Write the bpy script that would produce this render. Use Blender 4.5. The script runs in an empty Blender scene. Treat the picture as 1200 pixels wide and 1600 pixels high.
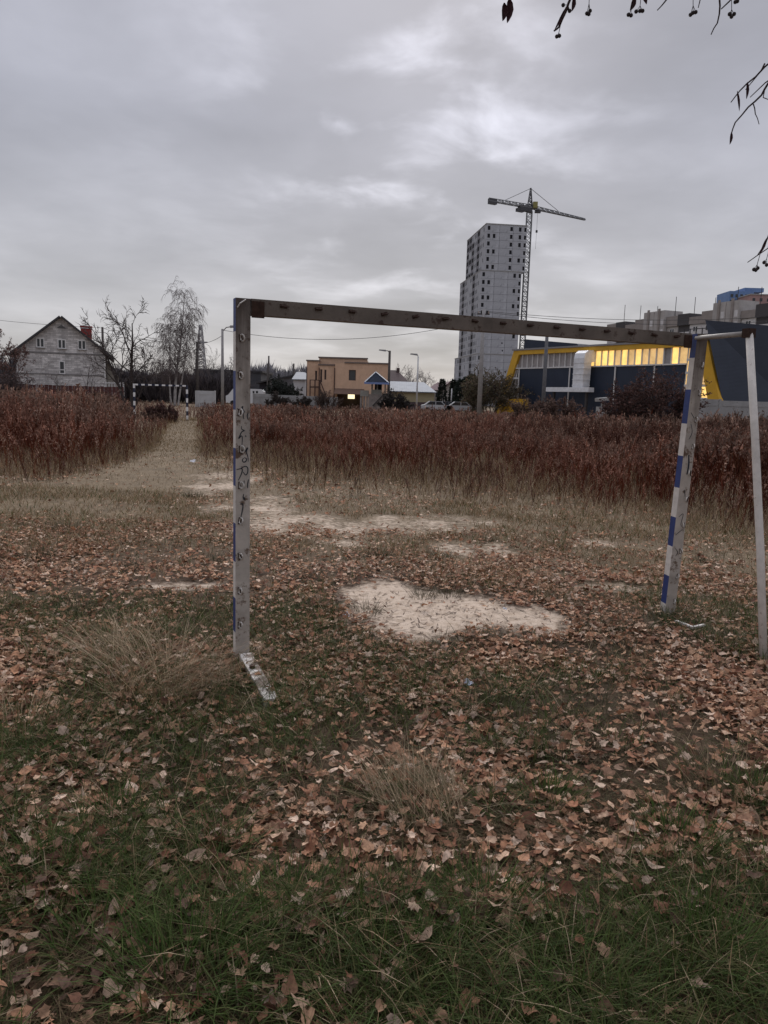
import bpy, math, random
import numpy as np
from mathutils import Vector, Matrix

random.seed(7)
rng = np.random.default_rng(11)
scene = bpy.context.scene
col = scene.collection
rad = math.radians

# ------------------------------------------------------------------ camera
CAM_H = 1.53
F = 1200.0                      # focal length in pixels of the 1200 x 1600 photograph
PITCH, ROLL = rad(8.35), rad(1.66)
cam_data = bpy.data.cameras.new('camera')
cam = bpy.data.objects.new('camera', cam_data)
col.objects.link(cam)
scene.camera = cam
RM = Matrix.Rotation(math.pi / 2 - PITCH, 3, 'X') @ Matrix.Rotation(ROLL, 3, 'Z')
cam.matrix_world = Matrix.Translation((0, 0, CAM_H)) @ RM.to_4x4()
cam_data.sensor_fit = 'VERTICAL'
cam_data.sensor_height = 32.0
cam_data.lens = 24.0
cam_data.clip_start = 0.05
cam_data.clip_end = 6000.0
scene.render.resolution_x, scene.render.resolution_y = 768, 1024

def ray(px, py):
    return RM @ Vector(((px - 600) / F, -(py - 800) / F, -1.0))
def at(px, py, Y):              # the point seen at that pixel, Y metres in front
    d = ray(px, py); return Vector((0, 0, CAM_H)) + d * (Y / d.y)
def onz(px, py, z=0.0):         # the point seen at that pixel, at height z
    d = ray(px, py); return Vector((0, 0, CAM_H)) + d * ((z - CAM_H) / d.z)
RN = np.array(RM)
def project(x, y, z=0.0):       # numpy: world -> photograph pixel
    v = np.stack([x, y, np.zeros_like(x) + z - CAM_H], -1) @ RN
    d = np.maximum(-v[..., 2], 1e-3)
    return 600 + F * v[..., 0] / d, 800 - F * v[..., 1] / d

# ------------------------------------------------------------------ world, sun, exposure
SUN_EL, SUN_AZ = rad(32), rad(4)        # azimuth measured from +Y towards +X
world = bpy.data.worlds.new('World'); scene.world = world; world.use_nodes = True
wn, wl = world.node_tree.nodes, world.node_tree.links
wn.clear()
def wnode(t, **kw):
    n = wn.new(t)
    for k, v in kw.items(): setattr(n, k, v)
    return n
def wmath(op, a, b=None, c=None):
    n = wnode('ShaderNodeMath', operation=op)
    for i, v in enumerate((a, b, c)):
        if v is None: continue
        if isinstance(v, (int, float)): n.inputs[i].default_value = v
        else: wl.new(v, n.inputs[i])
    return n.outputs[0]
w_out = wnode('ShaderNodeOutputWorld'); w_bg = wnode('ShaderNodeBackground')
w_bg.inputs['Strength'].default_value = 0.10
wl.new(w_bg.outputs[0], w_out.inputs[0])
w_sky = wnode('ShaderNodeTexSky', sky_type='NISHITA', sun_disc=False)
w_sky.sun_elevation = SUN_EL; w_sky.sun_rotation = SUN_AZ
w_co = wnode('ShaderNodeTexCoord')
w_sep = wnode('ShaderNodeSeparateXYZ'); wl.new(w_co.outputs['Generated'], w_sep.inputs[0])
zz = wmath('MAXIMUM', w_sep.outputs[2], 0.0)
den = wmath('ADD', zz, 0.16)
cu, cv = wmath('DIVIDE', w_sep.outputs[0], den), wmath('DIVIDE', w_sep.outputs[1], den)
w_cmb = wnode('ShaderNodeCombineXYZ'); wl.new(cu, w_cmb.inputs[0]); wl.new(cv, w_cmb.inputs[1])
def wnoise(scale, detail, rough, off, dist=0.0):
    m = wnode('ShaderNodeMapping'); m.inputs['Location'].default_value = off
    wl.new(w_cmb.outputs[0], m.inputs['Vector'])
    n = wnode('ShaderNodeTexNoise'); n.inputs['Scale'].default_value = scale
    n.inputs['Detail'].default_value = detail; n.inputs['Roughness'].default_value = rough
    n.inputs['Distortion'].default_value = dist
    wl.new(m.outputs[0], n.inputs['Vector']); return n.outputs['Fac']
n_big = wnoise(0.75, 5, 0.55, (3.1, 0.4, 0))
n_mid = wnoise(1.9, 5, 0.48, (0.3, 5.1, 2.0), 0.2)
n_fine = wnoise(3.3, 6, 0.5, (2.2, 2.9, 4.0), 0.3)
# thinner cloud round the hidden sun, broken up by the cloud pattern
sd = ray(655, 175).normalized()
w_dot = wnode('ShaderNodeVectorMath', operation='DOT_PRODUCT')
wl.new(w_co.outputs['Generated'], w_dot.inputs[0]); w_dot.inputs[1].default_value = sd
lobe = wmath('POWER', wmath('MAXIMUM', w_dot.outputs['Value'], 0.0), 55.0)
thin = wnode('ShaderNodeMapRange'); thin.inputs['From Min'].default_value = 0.46; thin.inputs['From Max'].default_value = 0.70
thin.interpolation_type = 'SMOOTHSTEP'
wl.new(wmath('ADD', wmath('MULTIPLY', n_mid, 0.45), wmath('MULTIPLY', n_fine, 0.55)), thin.inputs['Value'])
# brightness of the overcast
base = wmath('ADD', wmath('MULTIPLY_ADD', n_big, 2.1, 2.05), wmath('MULTIPLY', wmath('SUBTRACT', n_mid, 0.5), 1.7))
base = wmath('ADD', base, wmath('MULTIPLY', thin.outputs[0], wmath('MULTIPLY_ADD', lobe, 4.8, 0.25)))
z2_ = wmath('MULTIPLY', zz, zz)
w_zen = wmath('ADD', wmath('MULTIPLY_ADD', zz, -0.8, 1.2), wmath('MULTIPLY', wmath('MULTIPLY', z2_, z2_), 4.0))   # an overcast sky is brighter overhead
base = wmath('MULTIPLY', base, w_zen)
tint = wnode('ShaderNodeMix', data_type='RGBA')
tint.inputs[6].default_value = (1.0, 0.975, 0.99, 1); tint.inputs[7].default_value = (0.945, 0.955, 1.085, 1)
wl.new(wmath('MULTIPLY', zz, 3.2), tint.inputs[0])
w_scl = wnode('ShaderNodeVectorMath', operation='SCALE'); wl.new(tint.outputs[2], w_scl.inputs[0]); wl.new(base, w_scl.inputs['Scale'])
w_mix = wnode('ShaderNodeMix', data_type='RGBA'); w_mix.inputs[0].default_value = 0.95
wl.new(w_sky.outputs[0], w_mix.inputs[6]); wl.new(w_scl.outputs[0], w_mix.inputs[7])
wl.new(w_mix.outputs[2], w_bg.inputs['Color'])

sun_data = bpy.data.lights.new('sun', 'SUN'); sun_data.energy = 1.4; sun_data.angle = rad(35)
sun_data.color = (1.0, 0.96, 0.92)
sun = bpy.data.objects.new('sun', sun_data); col.objects.link(sun)
sdir = Vector((math.sin(SUN_AZ) * math.cos(SUN_EL), math.cos(SUN_AZ) * math.cos(SUN_EL), math.sin(SUN_EL)))
sun.rotation_euler = sdir.to_track_quat('Z', 'Y').to_euler()
sun.location = (0, 0, 60)

scene.view_settings.view_transform = 'Standard'
scene.view_settings.look = 'None'
scene.view_settings.exposure = 0.48
scene.view_settings.gamma = 1.0
scene.view_settings.use_curve_mapping = False

# ------------------------------------------------------------------ materials
MATS = {}
def mat(name, color, rough=0.85, var=0.25, scale=6.0, metal=0.0, spots=None, spot_scale=10.0, spot_amt=0.5, bump=0.0, spec=0.3, wave=None, emit=None):
    """principled material with procedural colour variation, optional second colour in patches"""
    if name in MATS: return MATS[name]
    m = bpy.data.materials.new(name); m.use_nodes = True
    nt = m.node_tree; N, L = nt.nodes, nt.links
    b = N['Principled BSDF']
    b.inputs['Roughness'].default_value = rough; b.inputs['Metallic'].default_value = metal
    b.inputs['Specular IOR Level'].default_value = spec
    tc = N.new('ShaderNodeTexCoord')
    n1 = N.new('ShaderNodeTexNoise'); n1.inputs['Scale'].default_value = scale; n1.inputs['Detail'].default_value = 6
    n1.inputs['Roughness'].default_value = 0.65
    L.new(tc.outputs['Object'], n1.inputs['Vector'])
    mr = N.new('ShaderNodeMapRange'); mr.inputs['From Min'].default_value = 0.3; mr.inputs['From Max'].default_value = 0.7
    mr.inputs['To Min'].default_value = 1 - var; mr.inputs['To Max'].default_value = 1 + var
    L.new(n1.outputs['Fac'], mr.inputs['Value'])
    c = N.new('ShaderNodeVectorMath'); c.operation = 'SCALE'; c.inputs[0].default_value = color[:3]
    L.new(mr.outputs[0], c.inputs['Scale'])
    out = c.outputs[0]
    if spots:
        n2 = N.new('ShaderNodeTexNoise'); n2.inputs['Scale'].default_value = spot_scale; n2.inputs['Detail'].default_value = 8
        n2.inputs['Roughness'].default_value = 0.7
        L.new(tc.outputs['Object'], n2.inputs['Vector'])
        r2 = N.new('ShaderNodeMapRange'); r2.interpolation_type = 'SMOOTHSTEP'
        r2.inputs['From Min'].default_value = 0.68 - spot_amt * 0.3; r2.inputs['From Max'].default_value = 0.78 - spot_amt * 0.3
        L.new(n2.outputs['Fac'], r2.inputs['Value'])
        mx = N.new('ShaderNodeMix'); mx.data_type = 'RGBA'; mx.inputs[7].default_value = (*spots, 1)
        L.new(r2.outputs[0], mx.inputs[0]); L.new(out, mx.inputs[6]); out = mx.outputs[2]
    if wave:   # ribs of profiled sheet: (axis, scale)
        wv = N.new('ShaderNodeTexWave'); wv.bands_direction = wave[0]; wv.inputs['Scale'].default_value = wave[1]
        L.new(tc.outputs['Object'], wv.inputs['Vector'])
        bp = N.new('ShaderNodeBump'); bp.inputs['Strength'].default_value = 0.22; bp.inputs['Distance'].default_value = 0.02
        L.new(wv.outputs['Fac'], bp.inputs['Height']); L.new(bp.outputs[0], b.inputs['Normal'])
    elif bump:
        bp = N.new('ShaderNodeBump'); bp.inputs['Strength'].default_value = bump; bp.inputs['Distance'].default_value = 0.01
        L.new(n1.outputs['Fac'], bp.inputs['Height']); L.new(bp.outputs[0], b.inputs['Normal'])
    L.new(out, b.inputs['Base Color'])
    if emit:
        L.new(out, b.inputs['Emission Color']); b.inputs['Emission Strength'].default_value = emit
    MATS[name] = m
    return m

def attr_mat(name, rough=0.9, trans=0.0, noise=0.0, nscale=30.0):
    """colour comes from the per-vertex attribute Col (each leaf or blade has its own colour)"""
    if name in MATS: return MATS[name]
    m = bpy.data.materials.new(name); m.use_nodes = True
    N, L = m.node_tree.nodes, m.node_tree.links
    b = N['Principled BSDF']; b.inputs['Roughness'].default_value = rough; b.inputs['Specular IOR Level'].default_value = 0.2
    a = N.new('ShaderNodeAttribute'); a.attribute_name = 'Col'
    out = a.outputs['Color']
    if noise:
        tc = N.new('ShaderNodeTexCoord'); n1 = N.new('ShaderNodeTexNoise'); n1.inputs['Scale'].default_value = nscale; n1.inputs['Detail'].default_value = 4
        L.new(tc.outputs['Object'], n1.inputs['Vector'])
        mr = N.new('ShaderNodeMapRange'); mr.inputs['From Min'].default_value = 0.3; mr.inputs['From Max'].default_value = 0.7
        mr.inputs['To Min'].default_value = 1 - noise; mr.inputs['To Max'].default_value = 1 + noise
        L.new(n1.outputs['Fac'], mr.inputs['Value'])
        sc = N.new('ShaderNodeVectorMath'); sc.operation = 'SCALE'
        L.new(out, sc.inputs[0]); L.new(mr.outputs[0], sc.inputs['Scale']); out = sc.outputs[0]
    L.new(out, b.inputs['Base Color'])
    if trans:
        t = N.new('ShaderNodeBsdfTranslucent'); L.new(out, t.inputs['Color'])
        mx = N.new('ShaderNodeMixShader'); mx.inputs[0].default_value = trans
        L.new(b.outputs[0], mx.inputs[1]); L.new(t.outputs[0], mx.inputs[2])
        L.new(mx.outputs[0], N['Material Output'].inputs['Surface'])
    MATS[name] = m
    return m

def brick_mat(name, c1, c2, mortar, w, h):
    if name in MATS: return MATS[name]
    m = bpy.data.materials.new(name); m.use_nodes = True
    N, L = m.node_tree.nodes, m.node_tree.links
    b = N['Principled BSDF']; b.inputs['Roughness'].default_value = 0.9
    tc = N.new('ShaderNodeTexCoord'); mp = N.new('ShaderNodeMapping'); mp.inputs['Rotation'].default_value = (rad(90), 0, 0)
    L.new(tc.outputs['Object'], mp.inputs['Vector'])
    br = N.new('ShaderNodeTexBrick'); br.inputs['Scale'].default_value = 1.0
    br.inputs['Brick Width'].default_value = w; br.inputs['Row Height'].default_value = h; br.inputs['Mortar Size'].default_value = 0.014
    br.inputs['Color1'].default_value = (*c1, 1); br.inputs['Color2'].default_value = (*c2, 1); br.inputs['Mortar'].default_value = (*mortar, 1)
    br.inputs['Bias'].default_value = -0.1
    L.new(mp.outputs[0], br.inputs['Vector'])
    n = N.new('ShaderNodeTexNoise'); n.inputs['Scale'].default_value = 0.9; n.inputs['Detail'].default_value = 8; n.inputs['Roughness'].default_value = 0.75
    L.new(tc.outputs['Object'], n.inputs['Vector'])
    mr = N.new('ShaderNodeMapRange'); mr.inputs['From Min'].default_value = 0.3; mr.inputs['From Max'].default_value = 0.7
    mr.inputs['To Min'].default_value = 0.6; mr.inputs['To Max'].default_value = 1.3
    L.new(n.outputs['Fac'], mr.inputs['Value'])
    sc = N.new('ShaderNodeVectorMath'); sc.operation = 'SCALE'
    L.new(br.outputs['Color'], sc.inputs[0]); L.new(mr.outputs[0], sc.inputs['Scale']); L.new(sc.outputs[0], b.inputs['Base Color'])
    MATS[name] = m
    return m

# ------------------------------------------------------------------ builders
def tag(o, label=None, cat=None, group=None, kind=None):
    if label: o['label'] = label
    if cat: o['category'] = cat
    if group: o['group'] = group
    if kind: o['kind'] = kind
    return o
def thing(name, label, cat, loc=(0, 0, 0), rz=0.0, group=None):
    o = bpy.data.objects.new(name, None); col.objects.link(o)
    o.empty_display_size = 0.3
    o.location = loc; o.rotation_euler = (0, 0, rz)
    return tag(o, label, cat, group)
def link(name, mesh, parent=None, loc=None, rot=None, scale=None):
    o = bpy.data.objects.new(name, mesh); col.objects.link(o)
    if parent is not None: o.parent = parent
    if loc is not None: o.location = loc
    if rot is not None: o.rotation_euler = rot
    if scale is not None: o.scale = scale
    return o

class MB:
    """collects shapes, links them as ONE mesh object"""
    def __init__(s): s.v, s.f, s.m = [], [], []
    def add(s, vs, fs, mi=0):
        k = len(s.v); s.v += [tuple(p) for p in vs]
        for f in fs: s.f.append(tuple(i + k for i in f)); s.m.append(mi)
        return s
    def box(s, x0, x1, y0, y1, z0, z1, mi=0):
        return s.add([(x0, y0, z0), (x1, y0, z0), (x1, y1, z0), (x0, y1, z0), (x0, y0, z1), (x1, y0, z1), (x1, y1, z1), (x0, y1, z1)],
                     [(0, 3, 2, 1), (4, 5, 6, 7), (0, 1, 5, 4), (1, 2, 6, 5), (2, 3, 7, 6), (3, 0, 4, 7)], mi)
    def prism(s, poly, y0, y1, mi=0):       # polygon in (x, z), extruded along y
        n = len(poly)
        vs = [(x, y0, z) for x, z in poly] + [(x, y1, z) for x, z in poly]
        fs = [tuple(range(n)), tuple(range(2 * n - 1, n - 1, -1))]
        fs += [(i, i + n, (i + 1) % n + n, (i + 1) % n) for i in range(n)]
        return s.add(vs, fs, mi)
    def bar(s, a, b, w, h=None, mi=0, up=(0, 0, 1)):   # rectangular bar from a to b
        a, b = Vector(a), Vector(b); h = h or w
        d = (b - a).normalized(); u = Vector(up)
        if abs(d.dot(u)) > 0.98: u = Vector((0, 1, 0))
        x = d.cross(u).normalized(); y = x.cross(d)
        vs = []
        for p in (a, b):
            for sx, sy in ((-1, -1), (1, -1), (1, 1), (-1, 1)): vs.append(p + x * sx * w / 2 + y * sy * h / 2)
        return s.add(vs, [(0, 3, 2, 1), (4, 5, 6, 7), (0, 1, 5, 4), (1, 2, 6, 5), (2, 3, 7, 6), (3, 0, 4, 7)], mi)
    def tube(s, pts, r, n=6, mi=0, cap=True):
        pts = [Vector(p) for p in pts]
        rs = r if isinstance(r, (list, tuple)) else [r] * len(pts)
        vs = []; prev = None
        for i, p in enumerate(pts):
            d = (pts[min(i + 1, len(pts) - 1)] - pts[max(i - 1, 0)])
            d = d.normalized() if d.length > 1e-9 else Vector((0, 0, 1))
            ref = prev if prev is not None else (Vector((1, 0, 0)) if abs(d.x) < 0.8 else Vector((0, 1, 0)))
            x = ref - d * ref.dot(d)
            if x.length < 1e-6: x = d.orthogonal()
            x.normalize(); prev = x; y = d.cross(x)
            for k in range(n):
                a = 2 * math.pi * k / n
                vs.append(p + (x * math.cos(a) + y * math.sin(a)) * rs[i])
        fs = []
        for i in range(len(pts) - 1):
            for k in range(n):
                fs.append((i * n + k, i * n + (k + 1) % n, (i + 1) * n + (k + 1) % n, (i + 1) * n + k))
        if cap and n > 2:
            fs.append(tuple(range(n - 1, -1, -1))); fs.append(tuple(range((len(pts) - 1) * n, len(pts) * n)))
        return s.add(vs, fs, mi)
    def mesh(s, name, mats):
        me = bpy.data.meshes.new(name); me.from_pydata(s.v, [], s.f)
        for m in (mats if isinstance(mats, (list, tuple)) else [mats]): me.materials.append(m)
        if any(s.m): me.polygons.foreach_set('material_index', s.m)
        me.validate(); me.update(); return me
    def build(s, name, mats, parent=None, smooth=False):
        me = s.mesh(name, mats)
        if smooth: me.polygons.foreach_set('use_smooth', [True] * len(me.polygons))
        return link(name, me, parent)

def box(name, dims, m, parent=None): return MB().box(*dims).build(name, m, parent)

def np_mesh(name, V, T, C, m):
    """big triangle mesh from numpy arrays with a colour for each vertex"""
    V = np.ascontiguousarray(V, np.float32).reshape(-1, 3); T = np.ascontiguousarray(T, np.int32).reshape(-1, 3)
    me = bpy.data.meshes.new(name)
    me.vertices.add(len(V)); me.vertices.foreach_set('co', V.ravel())
    me.loops.add(T.size); me.loops.foreach_set('vertex_index', T.ravel())
    me.polygons.add(len(T)); me.polygons.foreach_set('loop_start', np.arange(0, T.size, 3, dtype=np.int32))
    me.update(calc_edges=True)
    if C is not None:
        a = me.attributes.new('Col', 'FLOAT_COLOR', 'POINT')
        c4 = np.ones((len(V), 4), np.float32); c4[:, :3] = np.asarray(C).reshape(-1, 3); a.data.foreach_set('color', c4.ravel())
    me.materials.append(m)
    return me

# ------------------------------------------------------------------ noise on the ground plane
def _hash(ix, iy, seed):
    h = (ix * 374761393 + iy * 668265263 + seed * 974634761) & 0xffffffff
    h = ((h ^ (h >> 13)) * 1274126177) & 0xffffffff
    return ((h ^ (h >> 16)) & 0xffff) / 65535.0
def vnoise(x, y, seed=0):
    x = np.asarray(x, float); y = np.asarray(y, float)
    ix = np.floor(x).astype(np.int64); iy = np.floor(y).astype(np.int64)
    fx = x - ix; fy = y - iy; fx = fx * fx * (3 - 2 * fx); fy = fy * fy * (3 - 2 * fy)
    a = _hash(ix, iy, seed); b = _hash(ix + 1, iy, seed); c = _hash(ix, iy + 1, seed); d = _hash(ix + 1, iy + 1, seed)
    return (a * (1 - fx) + b * fx) * (1 - fy) + (c * (1 - fx) + d * fx) * fy
def fbm(x, y, seed=0, o=4):
    s = 0; a = 0.5; t = 0
    for i in range(o):
        s = s + a * vnoise(x * 2 ** i, y * 2 ** i, seed + i * 17); t += a; a *= 0.5
    return s / t
def smooth(v, a, b):
    t = np.clip((np.asarray(v, float) - a) / (b - a), 0, 1); return t * t * (3 - 2 * t)

def ground_z(x, y):
    x = np.asarray(x, float); y = np.asarray(y, float)
    near = np.exp(-(np.hypot(x, y - 6) / 40.0) ** 2)
    return (0.10 * (fbm(x * 0.35, y * 0.35, 3) - 0.5) + 0.035 * (fbm(x * 1.7, y * 1.7, 5) - 0.5)) * near
def gz(x, y): return float(ground_z(np.array([x]), np.array([y]))[0])

SAND = [(690, 958, 0.68, 0.80, 1.15), (600, 935, 0.42, 0.75, 1.0), (790, 962, 0.42, 0.45, 1.0),   # px, py, half width, half depth, strength
        (345, 752, 0.7, 2.3, 0.66), (390, 790, 0.7, 1.5, 0.6), (480, 822, 1.0, 1.0, 0.6), (640, 822, 1.0, 0.8, 0.62), (720, 815, 0.7, 0.6, 0.55),
        (735, 858, 0.5, 0.5, 0.7), (945, 852, 0.5, 0.35, 0.55), (960, 922, 0.5, 0.25, 0.55), (280, 915, 0.35, 0.25, 0.55), (530, 850, 0.4, 0.3, 0.55), (1130, 930, 0.4, 0.25, 0.5)]
SANDP = [(onz(a, b).x, onz(a, b).y, c, d, s) for a, b, c, d, s in SAND]
def sand(x, y):
    x = np.asarray(x, float); y = np.asarray(y, float)
    m = np.zeros_like(x)
    wx = x + 0.35 * (fbm(x * 1.6, y * 1.6, 21) - 0.5); wy = y + 0.5 * (fbm(x * 1.6, y * 1.6, 22) - 0.5)
    for cx, cy, a, b, s in SANDP:
        q = np.sqrt(((wx - cx) / a) ** 2 + ((wy - cy) / b) ** 2)
        m = np.maximum(m, s * (1 - smooth(q, 0.35, 1.35)))
    return np.clip(m + 1.0 * (fbm(x * 3.0, y * 2.2, 23) - 0.5) * smooth(m, .02, .3) * (1 - .5 * smooth(m, .7, 1)), 0, 1)

TRAIL = [(-11.0, 43.0), (-9.0, 34.0), (-6.6, 24.7), (-5.3, 19.0), (-4.6, 15.5), (-4.3, 12.3), (-5.2, 9.4), (-8.0, 7.8)]
def trail(x, y):
    x = np.asarray(x, float); y = np.asarray(y, float)
    d = np.full_like(x, 1e9)
    for (ax, ay), (bx, by) in zip(TRAIL[:-1], TRAIL[1:]):
        t = np.clip(((x - ax) * (bx - ax) + (y - ay) * (by - ay)) / ((bx - ax) ** 2 + (by - ay) ** 2), 0, 1)
        d = np.minimum(d, np.hypot(x - ax - t * (bx - ax), y - ay - t * (by - ay)))
    w = 0.64 + 0.55 * smooth(y, 22, 11)
    return 1 - smooth(d / w, 0.6, 1.3)

EDGE_X = [-400, 0, 100, 200, 255, 330, 400, 520, 640, 760, 900, 1040, 1200, 1600]
EDGE_Y = [732, 728, 726, 712, 702, 702, 721, 733, 743, 757, 776, 798, 835, 910]
def weed_field(x, y):     # > 0 inside the field of dry weeds, in pixels of depth from its front edge
    px, py = project(x, y)
    return np.where(y > 2, np.interp(px, EDGE_X, EDGE_Y) - py, -1) + 16 * (fbm(x * 0.9, y * 0.5, 41) - 0.5) + 40 * (fbm(x * .33, y * .22, 47) - .5)

# ------------------------------------------------------------------ ground
def spaced(lo, hi, step, far, grow=1.13):
    a = list(np.arange(lo, hi + 1e-6, step)); s = step; p = a[-1]
    while p < far: s *= grow; p += s; a.append(p)
    return a
xp = spaced(0, 9, 0.1, 2600); gx = np.array([-v for v in xp[:0:-1]] + xp)
yp = spaced(1.0, 18, 0.1, 2600); ym = spaced(-1.0, 1.0, 0.2, 60, 1.3); gy = np.array([-v for v in ym[::-1] if v > -1.0] + yp)
gy = np.unique(np.round(gy, 4))
GX, GY = np.meshgrid(gx, gy)
GZ = ground_z(GX, GY)
nx, ny = len(gx), len(gy)
idx = np.arange(nx * ny).reshape(ny, nx)
q = np.stack([idx[:-1, :-1], idx[:-1, 1:], idx[1:, 1:], idx[1:, :-1]], -1).reshape(-1, 4)
me = bpy.data.meshes.new('ground')
me.vertices.add(nx * ny); me.vertices.foreach_set('co', np.stack([GX, GY, GZ], -1).astype(np.float32).ravel())
me.loops.add(q.size); me.loops.foreach_set('vertex_index', q.astype(np.int32).ravel())
me.polygons.add(len(q)); me.polygons.foreach_set('loop_start', np.arange(0, q.size, 4, dtype=np.int32))
me.update(calc_edges=True)
me.polygons.foreach_set('use_smooth', np.ones(len(q), bool))
ga = me.attributes.new('Sand', 'FLOAT', 'POINT'); ga.data.foreach_set('value', sand(GX, GY).astype(np.float32).ravel())
gt = me.attributes.new('Trail', 'FLOAT', 'POINT'); gt.data.foreach_set('value', np.maximum(trail(GX, GY), .85 * smooth(weed_field(GX, GY), -230, -90) * (GY > 5)).astype(np.float32).ravel())
gm = bpy.data.materials.new('ground_soil'); gm.use_nodes = True
N, L = gm.node_tree.nodes, gm.node_tree.links
gb = N['Principled BSDF']; gb.inputs['Roughness'].default_value = 0.95; gb.inputs['Specular IOR Level'].default_value = 0.15
tc = N.new('ShaderNodeTexCoord')
def gnoise(scale, det=8, ro=0.65):
    n = N.new('ShaderNodeTexNoise'); n.inputs['Scale'].default_value = scale; n.inputs['Detail'].default_value = det; n.inputs['Roughness'].default_value = ro
    L.new(tc.outputs['Object'], n.inputs['Vector']); return n.outputs['Fac']
def gramp(fac, stops):
    r = N.new('ShaderNodeValToRGB'); e = r.color_ramp.elements
    while len(e) < len(stops): e.new(0.5)
    for i, (p, c) in enumerate(stops): e[i].position = p; e[i].color = (*c, 1)
    L.new(fac, r.inputs[0]); return r.outputs[0]
def gmix(f, a, b):
    m = N.new('ShaderNodeMix'); m.data_type = 'RGBA'
    if isinstance(f, float): m.inputs[0].default_value = f
    else: L.new(f, m.inputs[0])
    L.new(a, m.inputs[6]); L.new(b, m.inputs[7]); return m.outputs[2]
soil = gramp(gnoise(9), [(0.3, (0.04, 0.025, 0.016)), (0.5, (0.085, 0.055, 0.035)), (0.7, (0.16, 0.11, 0.072))])
turf = gramp(gnoise(22), [(0.3, (0.10, 0.073, 0.045)), (0.5, (0.17, 0.127, 0.08)), (0.72, (0.26, 0.198, 0.13))])
sandc = gramp(gnoise(14), [(0.28, (0.33, 0.245, 0.175)), (0.48, (0.52, 0.415, 0.32)), (0.75, (0.61, 0.50, 0.40))])
aS = N.new('ShaderNodeAttribute'); aS.attribute_name = 'Sand'
aT = N.new('ShaderNodeAttribute'); aT.attribute_name = 'Trail'
def gedge(attr, k, lo, hi):
    n = N.new('ShaderNodeMath'); n.operation = 'MULTIPLY_ADD'; n.inputs[1].default_value = k; n.inputs[2].default_value = -k / 2
    L.new(gnoise(11, 9, 0.72), n.inputs[0])
    a = N.new('ShaderNodeMath'); a.operation = 'ADD'; L.new(n.outputs[0], a.inputs[0]); L.new(attr, a.inputs[1])
    r = N.new('ShaderNodeMapRange'); r.interpolation_type = 'SMOOTHSTEP'; r.inputs['From Min'].default_value = lo; r.inputs['From Max'].default_value = hi
    L.new(a.outputs[0], r.inputs['Value']); return r.outputs[0]
patch = N.new('ShaderNodeMapRange'); patch.inputs['From Min'].default_value = .35; patch.inputs['From Max'].default_value = .65; patch.inputs['To Min'].default_value = .72; patch.inputs['To Max'].default_value = 1.2
L.new(gnoise(1.6, 10, 0.75), patch.inputs['Value'])
vs_ = N.new('ShaderNodeVectorMath'); vs_.operation = 'SCALE'; L.new(gmix(gedge(aT.outputs['Fac'], 1.2, 0.2, 1.0), soil, turf), vs_.inputs[0]); L.new(patch.outputs[0], vs_.inputs['Scale']); g1 = vs_.outputs[0]
g2 = gmix(gedge(aS.outputs['Fac'], 2.0, 0.30, 1.0), g1, sandc)
L.new(g2, gb.inputs['Base Color'])
bp = N.new('ShaderNodeBump'); bp.inputs['Strength'].default_value = 0.6; bp.inputs['Distance'].default_value = 0.025
L.new(gnoise(26, 10, 0.7), bp.inputs['Height']); L.new(bp.outputs[0], gb.inputs['Normal'])
me.materials.append(gm)
tag(link('ground', me), 'bare soil, sand patches and trodden turf of the old pitch', 'ground', kind='structure')
#--PART2--
# ------------------------------------------------------------------ shared materials
white_paint = mat('white_paint', (0.62, 0.58, 0.53), 0.6, 0.14, 14, spots=(0.25, 0.18, 0.14), spot_scale=30, spot_amt=0.25)
blue_paint = mat('blue_paint', (0.025, 0.045, 0.16), 0.55, 0.2, 14, spots=(0.12, 0.11, 0.13), spot_scale=40, spot_amt=0.2)
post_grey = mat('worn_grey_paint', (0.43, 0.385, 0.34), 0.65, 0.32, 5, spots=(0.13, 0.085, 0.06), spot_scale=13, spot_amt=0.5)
bar_grey = mat('shaded_worn_bar_paint', (0.15, 0.125, 0.105), 0.7, 0.3, 7, spots=(0.07, 0.045, 0.035), spot_scale=14, spot_amt=0.5)  # worn paint, darker than the posts: its dim tone against the sky is painted in
rust = mat('rust', (0.10, 0.04, 0.022), 0.9, 0.4, 40)
dark_rust = mat('dark_rust', (0.045, 0.024, 0.017), 0.9, 0.4, 40)
zinc = mat('zinc_hook', (0.55, 0.52, 0.48), 0.45, 0.3, 60, metal=0.5)
ink = mat('graffiti_ink', (0.02, 0.025, 0.035), 0.7, 0.3, 60)
concrete = mat('concrete', (0.30, 0.295, 0.29), 0.9, 0.2, 1.5, spots=(0.19, 0.185, 0.18), spot_scale=3, spot_amt=0.4)
pole_conc = mat('pole_concrete', (0.27, 0.26, 0.255), 0.9, 0.2, 3)
dark_wood = mat('dark_pole_wood', (0.075, 0.065, 0.06), 0.9, 0.3, 5)
wire_m = mat('wire_black', (0.03, 0.03, 0.033), 0.7, 0.1)
glass = mat('dark_glass', (0.025, 0.028, 0.033), 0.15, 0.3, 3, spec=0.5)
pvc = mat('white_window_frame', (0.68, 0.67, 0.66), 0.5, 0.06)
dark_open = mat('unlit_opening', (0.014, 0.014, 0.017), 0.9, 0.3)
steel_dark = mat('dark_steel', (0.05, 0.045, 0.045), 0.6, 0.3, 8)
bark = mat('dark_bark', (0.055, 0.045, 0.042), 0.95, 0.35, 9, bump=0.6)
twig_m = mat('bare_twigs', (0.075, 0.06, 0.057), 0.95, 0.3, 4)
birch_bark = mat('birch_bark', (0.36, 0.34, 0.33), 0.9, 0.3, 2, spots=(0.07, 0.06, 0.06), spot_scale=4, spot_amt=0.5)

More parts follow.
